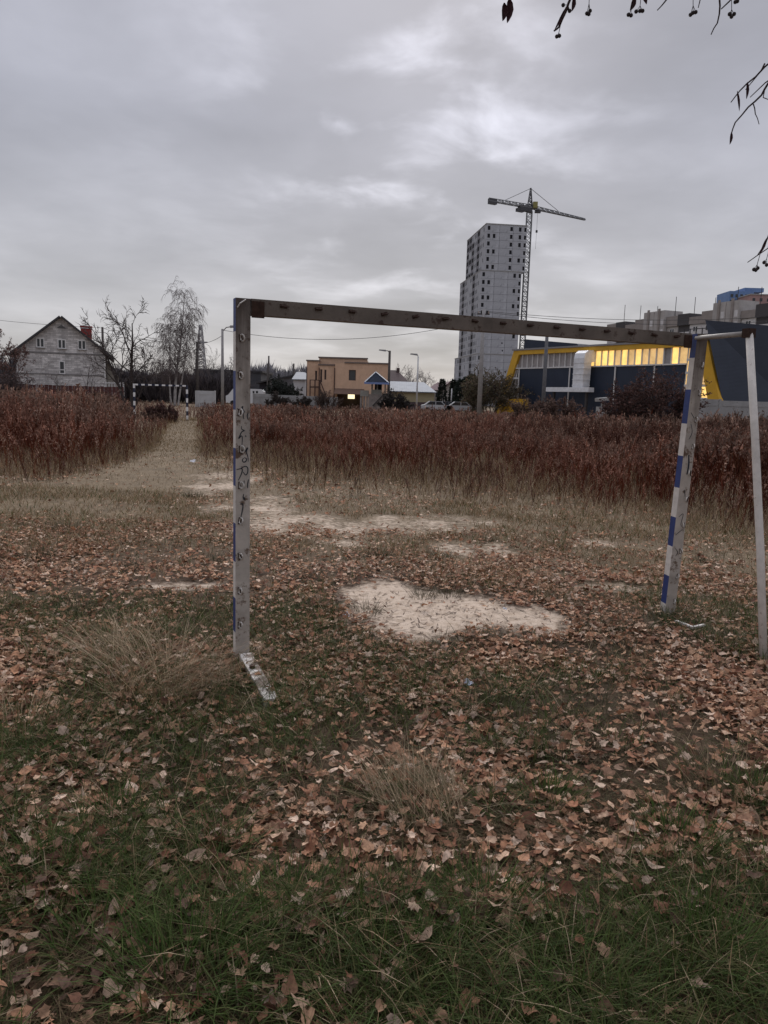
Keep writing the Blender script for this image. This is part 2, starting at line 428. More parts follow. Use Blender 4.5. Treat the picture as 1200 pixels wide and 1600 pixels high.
def darken_top(m, z0, z1, c):
    N, L = m.node_tree.nodes, m.node_tree.links; b = N['Principled BSDF']; src = b.inputs['Base Color'].links[0].from_socket
    tc = N.new('ShaderNodeTexCoord'); sp = N.new('ShaderNodeSeparateXYZ'); L.new(tc.outputs['Object'], sp.inputs[0])
    mp = N.new('ShaderNodeMapping'); mp.inputs['Scale'].default_value = (26, 26, 2.2); L.new(tc.outputs['Object'], mp.inputs['Vector'])
    n = N.new('ShaderNodeTexNoise'); n.inputs['Scale'].default_value = 1.0; n.inputs['Detail'].default_value = 7; L.new(mp.outputs[0], n.inputs['Vector'])
    a = N.new('ShaderNodeMath'); a.operation = 'MULTIPLY_ADD'; a.inputs[1].default_value = 1.1; L.new(n.outputs['Fac'], a.inputs[0]); L.new(sp.outputs[2], a.inputs[2])
    r = N.new('ShaderNodeMapRange'); r.interpolation_type = 'SMOOTHSTEP'; r.inputs['From Min'].default_value = z0 + .55; r.inputs['From Max'].default_value = z1 + .55; L.new(a.outputs[0], r.inputs['Value'])
    x = N.new('ShaderNodeMix'); x.data_type = 'RGBA'; x.inputs[7].default_value = (*c, 1); L.new(r.outputs[0], x.inputs[0]); L.new(src, x.inputs[6]); L.new(x.outputs[2], b.inputs['Base Color'])
darken_top(post_grey, 1.35, 2.1, (0.085, 0.066, 0.055))  # post tops darkened in colour, painting their dim tone against the bright sky
# ------------------------------------------------------------------ near goal (seen from behind)
GL, GR = onz(377, 1035), onz(1042, 962)
gu = (GR - GL).normalized(); grz = math.atan2(gu.y, gu.x); GW = (GR - GL).length; GH = 2.045
goal = thing('football_goal', 'old metal football goal with peeling grey crossbar, net hooks and blue white stripes', 'football goal', (GL.x, GL.y, 0), grz)
# local frame: x along the goal, -y towards the camera (the net side)
def post_mesh(w, d, h, bands, first):
    """square tube; net-side face bare grey, the other three faces banded blue and white"""
    mb = MB(); z = -0.25; k = first
    for z1 in bands + [h]:
        c = 1 if k % 2 else 2
        x0, x1, y0, y1 = -w / 2, w / 2, -d / 2, d / 2
        v = [(x0, y0, z), (x1, y0, z), (x1, y1, z), (x0, y1, z), (x0, y0, z1), (x1, y0, z1), (x1, y1, z1), (x0, y1, z1)]
        mb.add(v, [(0, 1, 5, 4)], 0); mb.add(v, [(1, 2, 6, 5), (2, 3, 7, 6), (3, 0, 4, 7)], c)
        z = z1; k += 1
    mb.add([(x0, y0, h), (x1, y0, h), (x1, y1, h), (x0, y1, h)], [(0, 1, 2, 3)], 0)
    return mb
PM = [post_grey, white_paint, blue_paint]
PW = 0.081
lp = post_mesh(PW, 0.06, GH, [0.19, 0.39, 0.6, 0.82, 1.03, 1.24, 1.45, 1.66, 1.87], 1).build('post', PM, goal)
tag(lp, 'scribbled-on left post of the goal')
rp = post_mesh(0.079, 0.076, GH, [0.10, 0.31, 0.53, 0.745, 0.96, 1.19, 1.42, 1.66, 1.88], 1).build('post', PM, goal)
rp.location = (GW, 0, 0); rp.rotation_euler = (rad(0.8), rad(1.5), rad(-16))
tag(rp, 'twisted right post of the goal with blue and white bands')
# crossbar
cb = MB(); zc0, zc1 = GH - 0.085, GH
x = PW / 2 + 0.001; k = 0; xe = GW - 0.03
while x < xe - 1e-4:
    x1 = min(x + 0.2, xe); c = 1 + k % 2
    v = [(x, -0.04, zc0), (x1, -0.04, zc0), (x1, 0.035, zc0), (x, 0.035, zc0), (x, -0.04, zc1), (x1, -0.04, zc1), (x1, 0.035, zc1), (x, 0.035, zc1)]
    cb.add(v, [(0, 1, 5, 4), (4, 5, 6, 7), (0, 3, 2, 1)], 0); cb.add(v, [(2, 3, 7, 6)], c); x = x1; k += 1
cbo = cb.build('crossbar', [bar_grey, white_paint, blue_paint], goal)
# rusted corner plates
for xx in (0.078, GW - 0.06):
    mb = MB(); mb.box(xx - 0.035, xx + 0.035, -0.0445, -0.0405, GH - 0.10, GH - 0.012)
    mb.build('corner_plate', dark_rust, goal)
# net hooks: bent wire rings
def hook_mesh(r=0.014, wr=0.0042):
    pts = []
    for i in range(9):
        a = rad(-60 + 285 * i / 8); pts.append((0.0 + 0.25 * r * math.cos(a), -r * 0.95 - r * 0.9 * math.cos(a), r * 1.35 * math.sin(a)))
    mb = MB(); mb.tube([(0, 0.006, pts[0][2])] + pts, wr, 6)
    mb.box(-0.009, 0.009, -0.0035, 0.002, -0.02, 0.02, 1)
    return mb.mesh('net_hook', [zinc, dark_rust])
hm = hook_mesh(); hm2 = hm.copy(); hm2.materials[0] = dark_rust
for i in range(10):
    z = 0.035 + 0.2 * i
    if z < GH - 0.12: link('net_hook', hm, lp, (-0.016 + 0.004 * random.uniform(-1, 1), -0.0305, z), (0, random.uniform(-.25, .25), rad(28 + random.uniform(-15, 15))))
for i in range(15):
    x = 0.22 + 0.2 * i
    if x < GW - 0.06: link('net_hook', hm2, cbo, (x, -0.041, GH - 0.028), (0, rad(90) + random.uniform(-.3, .3), 0))
for i in range(10):
    z = 0.12 + 0.19 * i
    if z < GH - 0.12: link('net_hook', hm, rp, (0.026, -0.039, z), (0, random.uniform(-.3, .3), rad(-30 + random.uniform(-20, 20))))
MB().tube([(-0.03, -0.031, GH - 0.05), (-0.02, -0.045, GH - 0.03), (0.012, -0.043, GH - 0.008)], 0.004, 6).build('net_hook', zinc, lp)
# graffiti on the left post, drawn as ink strokes a hair above the paint
ST = [[(115, 210), (140, 230), (150, 250), (130, 280), (125, 295)], [(160, 200), (185, 180), (170, 215), (200, 240), (180, 275), (190, 325)], [(240, 255), (225, 285), (235, 325)],
      [(165, 405), (160, 440), (210, 455), (165, 460), (145, 520), (125, 555), (170, 500), (175, 540), (170, 615)], [(206, 508), (217, 522)],
      [(160, 715), (190, 655), (200, 700), (225, 650), (240, 640), (215, 690), (240, 750), (240, 800)], [(190, 760), (170, 780), (185, 810), (215, 800), (225, 765), (195, 755)],
      [(110, 890), (180, 870), (170, 930), (130, 1010)], [(150, 880), (210, 845), (240, 870), (235, 930), (210, 960), (185, 915)], [(245, 1000), (235, 1040), (235, 1100)],
      [(195, 1010), (195, 1080), (165, 1110), (135, 1090), (145, 1070), (165, 1075)], [(190, 1165), (180, 1210), (205, 1240), (195, 1200)], [(150, 1280), (185, 1270), (180, 1340), (150, 1465)]]
gz_pix = lambda Y: (1035 - (600 + Y / 7.27)) / 567 * 2.035
def ribbon(mb, pts, w, y):
    P = []
    for a, b in zip(pts[:-1], pts[1:]):
        for t in (0, .34, .67): P.append((a[0] + (b[0] - a[0]) * t, a[1] + (b[1] - a[1]) * t))
    P.append(pts[-1])
    for _ in range(2):
        P = [P[0]] + [((P[i - 1][0] + 2 * P[i][0] + P[i + 1][0]) / 4, (P[i - 1][1] + 2 * P[i][1] + P[i + 1][1]) / 4) for i in range(1, len(P) - 1)] + [P[-1]]
    vs = []
    for i, p in enumerate(P):
        a, b = P[max(i - 1, 0)], P[min(i + 1, len(P) - 1)]
        d = Vector((b[0] - a[0], b[1] - a[1])); d = d.normalized() if d.length > 1e-9 else Vector((1, 0))
        ww = w * (0.55 + 0.45 * math.sin(math.pi * (i + 0.7) / (len(P) + 0.4)))
        vs += [(p[0] - d.y * ww / 2, y, p[1] + d.x * ww / 2), (p[0] + d.y * ww / 2, y, p[1] - d.x * ww / 2)]
    mb.add(vs, [(2 * i, 2 * i + 1, 2 * i + 3, 2 * i + 2) for i in range(len(P) - 1)])
for k, s in enumerate(ST):
    g = MB(); ribbon(g, [((x - 181) / 162 * PW, gz_pix(Y)) for x, Y in s], 0.0062, -0.0306 - 0.00012 * k); g.build('graffiti_stroke', ink, lp)
for k, s in enumerate([[(-.01, 1.42), (.012, 1.36), (-.012, 1.31)], [(-.02, 1.5), (.01, 1.46)], [(0, 1.2), (.012, 1.13), (.004, 1.06)], [(-.02, .75), (.02, .79), (.0, .70), (.01, .68)], [(-.025, .62), (.02, .66)], [(-.02, .52), (.01, .49), (-.01, .46)], [(.0, .95), (.01, .9)]]):
    g = MB(); ribbon(g, s, 0.005 if k != 2 else 0.012, -0.038 - 0.0008 - 0.00012 * k); g.build('graffiti_stroke', ink, rp)
# net frame at the right: top depth bar and round rear upright
TR = onz(1170, 521, GH - 0.03); BR = onz(1198, 1035)
inv = Matrix.Rotation(-grz, 3, 'Z')
def gl(p): return inv @ (Vector(p) - Vector((GL.x, GL.y, 0)))
tl, bl = gl(TR), gl(BR)
MB().tube([(GW + 0.01, -0.046, GH - 0.03), (tl.x, tl.y + 0.012, GH - 0.03)], 0.017, 10).build('depth_bar', mat('pale_grey_bar', (0.30, 0.28, 0.255), 0.6, 0.2, 8, spots=(0.14, 0.10, 0.08), spot_scale=20, spot_amt=0.2), goal, True)
up = MB(); up.tube([(tl.x, tl.y, GH - 0.01), ((tl.x * 2 + bl.x) / 3 + 0.004, (tl.y * 2 + bl.y) / 3, 1.35), ((tl.x + bl.x * 2) / 3 - 0.004, (tl.y + bl.y * 2) / 3, 0.68), (bl.x, bl.y, -0.15)], 0.024, 12)
upo = up.build('rear_upright', white_paint, goal, True)
mb = MB(); mb.bar((tl.x, tl.y, GH - 0.058), (tl.x, tl.y, GH - 0.0), 0.058, 0.058); mb.build('rusty_joint', dark_rust, goal)
# peeling ground bar left behind at the left post
e = gl(onz(424, 1102)); mb = MB()
mb.bar((0.012, -0.045, 0.035), (e.x, e.y, 0.0), 0.07, 0.07)
gbm = mat('peeling_white_paint', (0.70, 0.66, 0.61), 0.75, 0.12, 20, spots=(0.17, 0.125, 0.10), spot_scale=7, spot_amt=0.7, bump=0.5)
mb.build('ground_bar', gbm, goal)
mb = MB(); mb.tube([(e.x * 0.4, e.y * 0.4, 0.055), (e.x * 0.4, e.y * 0.4, 0.075)], 0.016, 10); mb.build('bolt', dark_rust, goal)

# ------------------------------------------------------------------ far goal
fg = at(292, 640, 44); fgx = fg.x
fgo = thing('football_goal', 'distant football goal with blue and white striped posts in the weeds', 'football goal', (fgx - 3.08, 44.3, 0), rad(-4))
def banded(name, a, b, n, w, first):
    mb = MB(); a, b = Vector(a), Vector(b)
    for i in range(n): mb.bar(a.lerp(b, i / n), a.lerp(b, (i + 1) / n), w, w, (i + first) % 2)
    return mb.build(name, [mat('goal_white', (0.72, 0.71, 0.7), 0.6, 0.1), mat('goal_navy', (0.02, 0.025, 0.05), 0.6, 0.1)], fgo)
banded('post', (0, 0, -0.2), (0, 0, 2.0), 9, 0.09, 0); banded('post', (3.08, 0, -0.2), (3.08, 0, 2.0), 9, 0.09, 1)
banded('crossbar', (0.046, 0, 1.955), (3.034, 0, 1.955), 15, 0.088, 0)

# ------------------------------------------------------------------ building helpers
def holed(mb, x0, x1, z0, z1, y, t, holes, mi=0):
    """wall slab in the xz plane (front at y) with real rectangular openings and reveals"""
    xs = sorted({x0, x1, *[v for h in holes for v in (h[0], h[1])]}); zs = sorted({z0, z1, *[v for h in holes for v in (h[2], h[3])]})
    for i in range(len(xs) - 1):
        for j in range(len(zs) - 1):
            cx, cz = (xs[i] + xs[i + 1]) / 2, (zs[j] + zs[j + 1]) / 2
            if any(h[0] < cx < h[1] and h[2] < cz < h[3] for h in holes): continue
            mb.add([(xs[i], y, zs[j]), (xs[i + 1], y, zs[j]), (xs[i + 1], y, zs[j + 1]), (xs[i], y, zs[j + 1])], [(0, 1, 2, 3)], mi)
    for a, b, c, d in holes + [(x0, x1, z0, z1)]:
        v = [(a, y, c), (b, y, c), (b, y, d), (a, y, d), (a, y + t, c), (b, y + t, c), (b, y + t, d), (a, y + t, d)]
        mb.add(v, [(0, 1, 5, 4), (1, 2, 6, 5), (2, 3, 7, 6), (3, 0, 4, 7)], mi)
    return mb
def window(parent, x0, x1, z0, z1, y, fm=pvc, gm_=glass, mull=1, trans=0, fr=0.07, sill=True):
    """framed window standing a little proud of the wall at y, pane set back in the frame"""
    mb = MB(); yf = y - 0.05
    mb.box(x0, x1, yf, y + 0.02, z0, z0 + fr); mb.box(x0, x1, yf, y + 0.02, z1 - fr, z1)
    mb.box(x0, x0 + fr, yf, y + 0.02, z0 + fr, z1 - fr); mb.box(x1 - fr, x1, yf, y + 0.02, z0 + fr, z1 - fr)
    for k in range(mull):
        xm = x0 + (x1 - x0) * (k + 1) / (mull + 1); mb.box(xm - fr * 0.6, xm + fr * 0.6, yf + 0.005, y + 0.02, z0 + fr, z1 - fr)
    for k in range(trans):
        zm = z0 + (z1 - z0) * 0.33; mb.box(x0 + fr, x1 - fr, yf + 0.003, y + 0.018, zm - fr * 0.5, zm + fr * 0.5)
    w = mb.build('window', fm, parent)
    box('pane', (x0 + fr * .5, x1 - fr * .5, y - 0.022, y - 0.006, z0 + fr * .5, z1 - fr * .5), gm_, w)
    if sill: box('sill', (x0 - 0.06, x1 + 0.06, y - 0.14, y - 0.002, z0 - 0.05, z0 - 0.003), mat('sill_metal', (0.16, 0.15, 0.15), 0.5, 0.1), w)
    return w
class Site:
    """frontal building at depth Y: pixel -> local coordinates on its front plane"""
    def __init__(s, name, label, cat, pxc, Y, rz=0.0):
        s.o = at(pxc, 620, Y); s.o.z = 0; s.Y = Y; s.t = thing(name, label, cat, s.o, rz)
        s.u = Vector((math.cos(rz), math.sin(rz), 0)); s.n = Vector((-math.sin(rz), math.cos(rz), 0))
    def p(s, px, py):
        d = ray(px, py); C_ = Vector((0, 0, CAM_H)); q = C_ + d * (s.n.dot(s.o - C_) / s.n.dot(d)) - s.o; return q.dot(s.u), q.z
    def x(s, px, py=610): return s.p(px, py)[0]
    def z(s, px, py): return s.p(px, py)[1]
    def rect(s, px0, px1, py0, py1):
        m = ((px0 + px1) / 2, (py0 + py1) / 2)
        return s.p(px0, m[1])[0], s.p(px1, m[1])[0], s.p(m[0], py1)[1], s.p(m[0], py0)[1]
def slope_slab(mb, x0, z0, x1, z1, y0, y1, t, mi=0):
    n = Vector((-(z1 - z0), (x1 - x0))).normalized() * t
    return mb.prism([(x0, z0), (x1, z1), (x1 + n.x, z1 + n.y), (x0 + n.x, z0 + n.y)], y0, y1, mi)

# ------------------------------------------------------------------ brick house, left
S = Site('brick_house', 'unfinished grey brick house with steep dark gable roof and red chimney', 'house', 95, 86, rad(19))
bw = brick_mat('grey_silicate_brick', (0.66, 0.63, 0.61), (0.37, 0.35, 0.34), (0.3, 0.29, 0.28), 0.6, 0.2)
xl, xr = S.x(27), S.x(166); xpk, zpk = S.p(95, 496); ze_l = S.z(22, 548); ze_r = S.z(166, 552)
MB().prism([(xl, -0.3), (xr, -0.3), (xr, ze_r), (xpk, zpk), (xl, ze_l)], 0, 11.5).build('wall', bw, S.t)
for zz_ in (S.z(95, 552), S.z(95, 585)):
    box('band_course', (xl - 0.03, xr + 0.03, -0.045, -0.003, zz_ - 0.07, zz_ + 0.07), mat('brick_band', (0.21, 0.2, 0.195), 0.9, 0.3), S.t)
roofm = mat('dark_slate_roof', (0.05, 0.047, 0.05), 0.8, 0.25, 4)
mb = MB(); sl = (zpk - ze_l) / (xpk - xl); sr = (ze_r - zpk) / (xr - xpk)
slope_slab(mb, xl - 0.7, ze_l - 0.7 * sl, xpk, zpk, -0.55, 12.0, 0.2); slope_slab(mb, xpk, zpk, xr + 0.75, ze_r + 0.75 * sr, -0.55, 12.0, 0.2)
rf = mb.build('roof', roofm, S.t)
cx, cz = S.p(133, 520); ctop = S.z(133, 506); chm = mat('red_brick_chimney', (0.26, 0.045, 0.04), 0.85, 0.2, 5)
box('chimney', (cx - 0.58, cx + 0.58, 3.0, 4.0, cz - 2.0, ctop - 0.28), chm, rf)
box('chimney_band', (cx - 0.63, cx + 0.63, 2.95, 4.05, ctop - 0.279, ctop - 0.16), pvc, rf); box('chimney_cap', (cx - 0.66, cx + 0.66, 2.9, 4.1, ctop - 0.159, ctop), chm, rf)
for r_ in ((56.5, 69.5, 528, 543), (90, 103, 530, 545), (121.5, 134.5, 531.5, 546.5)): window(S.t, *S.rect(*r_), 0, fr=0.1)
window(S.t, *S.rect(92.5, 101.5, 564, 584.5), 0, mull=0, trans=1, fr=0.1)
vx, vz = S.p(96, 513); MB().prism([(vx - 0.5, vz), (vx + 0.5, vz), (vx, vz + 0.38)], -0.04, -0.003).build('attic_vent', mat('vent_grey', (0.13, 0.13, 0.13), 0.9), S.t)
MB().tube([(xr - 0.1, -0.1, -0.1), (xr - 0.1, -0.1, ze_r - 0.3)], 0.06, 8).build('downpipe', pvc, S.t)
# annex behind its right corner
ax0, ax1 = S.x(166) + 0.08, S.x(186); az0, az1 = S.z(166, 563), S.z(186, 588)
an = MB().prism([(ax0, -0.3), (ax1, -0.3), (ax1, az1), (ax0, az0)], 3.0, 9.0).build('annex', mat('annex_brick', (0.30, 0.28, 0.25), 0.9, 0.2, 3), S.t)
mb = MB(); slope_slab(mb, ax0, az0, ax1 + 0.4, az1 + 0.4 * (az1 - az0) / (ax1 - ax0), 2.7, 9.3, 0.15); mb.build('annex_roof', roofm, an)
S = Site('board_fence', 'low dark red board fence in front of the brick house', 'fence', 95, 82)
x0, x1 = S.x(20), S.x(196); zt = S.z(95, 602)
n = int((x1 - x0) / 0.42); brd = MB().box(-0.19, 0.19, -0.02, 0.02, -0.2, zt).mesh('board', mat('dark_red_board', (0.085, 0.035, 0.032), 0.9, 0.3, 3))
for i in range(n): link('board', brd, S.t, (x0 + (i + .5) * 0.42, 0.0, random.uniform(-0.04, 0.03)))
box('rail', (x0, x1, 0.022, 0.07, zt - 0.5, zt - 0.4), steel_dark, S.t)
S = Site('picket_fence', 'white railing with small posts to the right of the brick house', 'fence', 180, 84)
x0, x1 = S.x(166), S.x(193); zt = S.z(180, 597)
for i in range(7): box('picket', (x0 + i * (x1 - x0) / 6 - 0.07, x0 + i * (x1 - x0) / 6 + 0.07, -0.03, 0.03, -0.1, zt), mat('old_white', (0.5, 0.49, 0.48), 0.8, 0.2), S.t)
box('rail', (x0, x1, -0.075, -0.032, zt - 0.18, zt - 0.05), mat('old_white', ()), S.t)

# ------------------------------------------------------------------ sheds and houses behind the left post
S = Site('storage_shed', 'large dark flat-roofed shed behind the left goal post', 'shed', 350, 150)
shm = mat('dark_shed_cladding', (0.065, 0.065, 0.072), 0.8, 0.25, 1, wave=('X', 1.2))
x0, x1 = S.x(305), S.x(407.5); zt = S.z(400, 582)
box('wall', (x0, x1, 0, 14, -0.3, zt), shm, S.t); box('roof', (x0 - .3, x1 + .3, -0.3, 14.3, zt + .003, zt + 0.35), roofm, S.t)
S = Site('grey_house', 'long grey house with shallow sloping roof and a white window', 'house', 440, 128)
wallm = mat('grey_render', (0.165, 0.155, 0.16), 0.9, 0.2, 1)
xa, za = S.p(421, 595); xb, zb = S.p(477, 583.5); x2 = S.x(404); 
MB().prism([(xa, -0.3), (xb, -0.3), (xb, zb), (xa, za)], 0, 9).build('wall', wallm, S.t)
MB().prism([(x2, -0.3), (xa - .01, -0.3), (xa - .01, za - .5), (x2, za - 0.3)], 0.8, 9).build('porch', mat('porch_dark', (0.05, 0.048, 0.06), 0.8, 0.2), S.t)
mb = MB(); slope_slab(mb, x2 - 0.3, za - 0.55, xa, za, -0.5, 9.4, 0.2); slope_slab(mb, xa, za, xb + .3, zb, -0.5, 9.4, 0.2); mb.build('roof', roofm, S.t)
box('plinth', (xa, xb - 3, -0.06, -0.003, -0.3, S.z(430, 610)), mat('plinth_brown', (0.10, 0.075, 0.08), 0.9), S.t)
window(S.t, *S.rect(427, 435, 600, 607), 0, fr=0.16)
S = Site('garage', 'white garage with two square windows beside the peach house', 'garage', 467, 122)
x0, x1 = S.x(458), S.x(477.5); zt = S.z(467, 594); z2 = S.z(467, 588)
box('wall', (x0, x1, 0, 6, -0.3, zt), mat('white_render', (0.52, 0.53, 0.55), 0.85, 0.12, 1), S.t)
mb = MB(); mb.add([(x0 - .2, -.3, zt), (x1 + .1, -.3, zt), (x1 + .1, 6, z2 + .7), (x0 - .2, 6, z2 + .7), (x0 - .2, -.3, zt + .15), (x1 + .1, -.3, zt + .15), (x1 + .1, 6, z2 + .85), (x0 - .2, 6, z2 + .85)], [(0, 3, 2, 1), (4, 5, 6, 7), (0, 1, 5, 4), (1, 2, 6, 5), (2, 3, 7, 6), (3, 0, 4, 7)])
mb.build('roof', mat('pale_roof_sheet', (0.2, 0.215, 0.24), 0.7, 0.1, 1), S.t)
for px in (462, 467.5): window(S.t, *S.rect(px - 1.6, px + 1.6, 611, 616), 0, mull=0, fr=0.1)
# van behind the fence
S = Site('parked_van', 'long white van parked behind the concrete fence', 'van', 385, 116)
x0, x1 = S.x(355), S.x(413); zt = S.z(385, 607.5); vw = mat('white_van_paint', (0.66, 0.67, 0.68), 0.35, 0.05)
mb = MB(); mb.prism([(x0, 0.35), (x1, 0.35), (x1, zt - 0.35), (x1 - 0.25, zt), (x0 + 1.1, zt), (x0 + 0.35, zt * 0.62), (x0, zt * 0.55)], -1.0, 1.0); bd = mb.build('body', vw, S.t)
for a, b in ((396.5, 399.5), (401.5, 405), (380, 386), (372, 378)):
    r_ = S.rect(a, b, 611, 614.5); box('window', (r_[0], r_[1], -1.012, -1.002, r_[2], r_[3]), glass, S.t)
wm = MB().tube([(0, -0.12, 0), (0, 0.12, 0)], 0.36, 16).mesh('wheel', mat('tyre', (0.02, 0.02, 0.02), 0.9))
for xx in (x0 + 1.0, x1 - 1.1):
    for yy in (-0.9, 0.9): link('wheel', wm, S.t, (xx, yy, 0.36))
# concrete panel fence
def panel_fence(label, px0, px1, pyt, Y, m=concrete, pitch=2.5, pyt1=None):
    S = Site('panel_fence', label, 'fence', (px0 + px1) / 2, Y)
    x0, x1 = S.x(px0), S.x(px1); za, zb = S.z(px0, pyt), S.z(px1, pyt1 or pyt); n = max(1, round((x1 - x0) / pitch)); w = (x1 - x0) / n
    for i in range(n):
        zt = za + (zb - za) * (i + .5) / n
        MB().box(x0 + i * w + 0.07, x0 + (i + 1) * w - 0.07, -0.04, 0.04, -0.3, zt + random.uniform(-.04, .04)).box(x0 + i * w + 0.2, x0 + (i + 1) * w - 0.2, -0.065, -0.041, 0.5, 0.62).box(x0 + i * w + 0.2, x0 + (i + 1) * w - 0.2, -0.065, -0.041, zt - .4, zt - 0.28).build('panel', m, S.t)
    for i in range(n + 1): box('post', (x0 + i * w - 0.068, x0 + i * w + 0.068, -0.09, 0.09, -0.3, za + (zb - za) * i / n + 0.06), m, S.t)
panel_fence('grey concrete panel fence in front of the peach house', 396, 527, 615, 98, pyt1=621)
panel_fence('short pale concrete fence piece beside the street lamp', 306, 336, 611, 90, mat('pale_concrete', (0.42, 0.42, 0.42), 0.9, 0.12, 2))

# ------------------------------------------------------------------ peach house
S = Site('peach_house', 'two-storey peach rendered house with stepped flat parapet', 'house', 545, 110)
peach = mat('peach_render', (0.58, 0.39, 0.27), 0.9, 0.1, 1.2, spots=(0.52, 0.345, 0.24), spot_scale=1.5, spot_amt=0.5)
cap = mat('parapet_cap', (0.16, 0.125, 0.11), 0.7, 0.15)
brown = mat('brown_metal', (0.07, 0.04, 0.034), 0.7, 0.2)
x0, x1, x2, x3, x4 = S.x(478), S.x(497.5), S.x(523), S.x(572), S.x(606)
zA, zB, zC, zD = S.z(487, 564), S.z(510, 571), S.z(550, 560), S.z(590, 569)
w1, w2 = S.rect(491.5, 494.5, 579, 593.5), S.rect(506.5, 509.5, 577.5, 593)
w3 = S.rect(545, 556, 578, 594.5)
dr = S.rect(500, 503, 577, 597)
mb = MB(); holed(mb, x0, x1, -0.3, zA, 0.9, 9, [w1]); mb.add([(x0, .9, zA), (x1, .9, zA), (x1, 9.9, zA), (x0, 9.9, zA)], [(0, 1, 2, 3)])
mb.build('wall', peach, S.t)
mb = MB(); holed(mb, x1 + .003, x2, -0.3, zB, 0.4, 9, [w2, dr]); mb.add([(x1, .4, zB), (x2, .4, zB), (x2, 9.4, zB), (x1, 9.4, zB)], [(0, 1, 2, 3)]); mb.build('wall', peach, S.t)
gr = S.rect(525, 566, 611, 640)
mb = MB(); holed(mb, x2 + .003, x4, -0.3, zD, 0, 9, [w3, (gr[0], gr[1], 0.0, gr[3])]); mb.add([(x2, 0, zD), (x4, 0, zD), (x4, 9, zD), (x2, 9, zD)], [(0, 1, 2, 3)]); mb.build('wall', peach, S.t)
box('parapet', (x1 - .1, x3, 1.5, 9.2, zD - 1, zC), peach, S.t)
for a, b, yy, zz_ in ((x0, x1, .9, zA), (x1 + .003, x2 + .2, .4, zB), (x3 - 3, x4, 0, zD), (x1 - .1, x3, 1.5, zC)):
    box('parapet_cap', (a - .12, b + .12, yy - .12, yy + .5, zz_ + .004, zz_ + .2), cap, S.t)
for (r_, yy) in ((w1, .9), (w2, .4), (dr, .4)): box('window', (r_[0], r_[1], yy + .15, yy + .2, r_[2], r_[3]), mat('brown_glass', (0.05, 0.03, 0.028), 0.3, 0.2), S.t)
w = MB().box(w3[0], w3[0] + .08, .1, .16, w3[2], w3[3]).box(w3[1] - .08, w3[1], .1, .16, w3[2], w3[3]).box(w3[0] + .08, w3[1] - .08, .1, .16, w3[2], w3[2] + .08).box(w3[0] + .08, w3[1] - .08, .1, .16, w3[3] - .08, w3[3]).build('window', brown, S.t)
box('pane', (w3[0] + .02, w3[1] - .02, .17, .19, w3[2] + .02, w3[3] - .02), glass, w)
box('dark_recess', (gr[0] - .1, gr[1] + .1, 2.5, 2.6, -.2, gr[3] + .2), mat('recess_brown', (0.05, 0.035, 0.03), 0.9), S.t)
lr = S.rect(543, 553.5, 613, 623)
box('lit_window', (lr[0], lr[1], 1.2, 1.25, lr[2], lr[3]), mat('lit_warm_white', (1.0, 0.86, 0.52), 0.5, 0.05, emit=1.05), S.t)
za_ = S.z(545, 608); mb = MB(); mb.add([(gr[0] - .2, -.02, za_), (gr[1] + .2, -.02, za_), (gr[1] + .5, -1.6, za_ - .75), (gr[0] - .2, -1.6, za_ - .75), (gr[0] - .2, -.02, za_ + .07), (gr[1] + .2, -.02, za_ + .07), (gr[1] + .5, -1.6, za_ - .68), (gr[0] - .2, -1.6, za_ - .68)], [(0, 3, 2, 1), (4, 5, 6, 7), (0, 1, 5, 4), (1, 2, 6, 5), (2, 3, 7, 6), (3, 0, 4, 7)])
mb.build('awning', mat('awning_brown', (0.12, 0.075, 0.055), 0.8, 0.2), S.t)
for px in (478.6, 498, 522.3): MB().tube([(S.x(px), -0.1 if px > 520 else .32, 0), (S.x(px), -0.1 if px > 520 else .32, zB - .3)], 0.07, 8).build('downpipe', brown, S.t)
# outside steel stair
mb = MB(); sx0, sx1 = S.x(485), S.x(500); zl = S.z(492, 604); zh = S.z(492, 594)
for xx in (sx0, (sx0 + sx1) / 2, sx1):
    for yy in (-1.0, .15): mb.bar((xx, yy, -0.2), (xx, yy, zh), .08)
for zz_ in (zl, zh):
    for yy in (-1.0, .15): mb.bar((sx0, yy, zz_), (sx1, yy, zz_), .08)
mb.box(sx0, sx1, -1.0, .15, zl - .2, zl - .1)
for k in range(9):
    t = k / 8; xx = sx1 + (S.x(514) - sx1) * t; zz_ = zl - .1 - (zl - .1) * t; mb.box(xx - .13, xx + .13, -1.0, -.1, zz_ - .05, zz_)
for yy in (-1.0, -.1): mb.bar((sx1, yy, zl + .9), (S.x(514), yy, .9), .07); mb.bar((sx1, yy, zl - .2), (S.x(514), yy, -.1), .1)
mb.build('steel_stair', brown, S.t)

# ------------------------------------------------------------------ guard tower
S = Site('guard_tower', 'small concrete watchtower hut with pyramid roof and blue fascia', 'guard tower', 588, 92)
cw = mat('rough_concrete', (0.27, 0.235, 0.215), 0.95, 0.25, 2, spots=(0.19, 0.165, 0.155), spot_scale=3)
x0, x1 = S.x(576), S.x(606); zb = S.z(590, 616)
box('base', (x0, x1, 0, 2.4, -0.3, zb), cw, S.t)
xa, xb = S.x(580), S.x(603); zr = S.z(590, 598.5); zs = S.z(590, 609)
box('parapet', (xa, xb - .5, .1, 2.3, zb + .003, zs), mat('parapet_grey', (0.27, 0.26, 0.235), 0.9, 0.15), S.t)
for xx in (xa + .08, (xa + xb) / 2 - .15, xb - .1):
    for yy in (.15, 2.2): box('post', (xx - .08, xx + .08, yy - .08, yy + .08, zs + .003 if xx < xb - .3 else zb + .003, zr), cw, S.t)
box('dark_cabin', (xa + .4, xb - .5, .6, 1.9, zs + .003, zr - .01), dark_open, S.t)
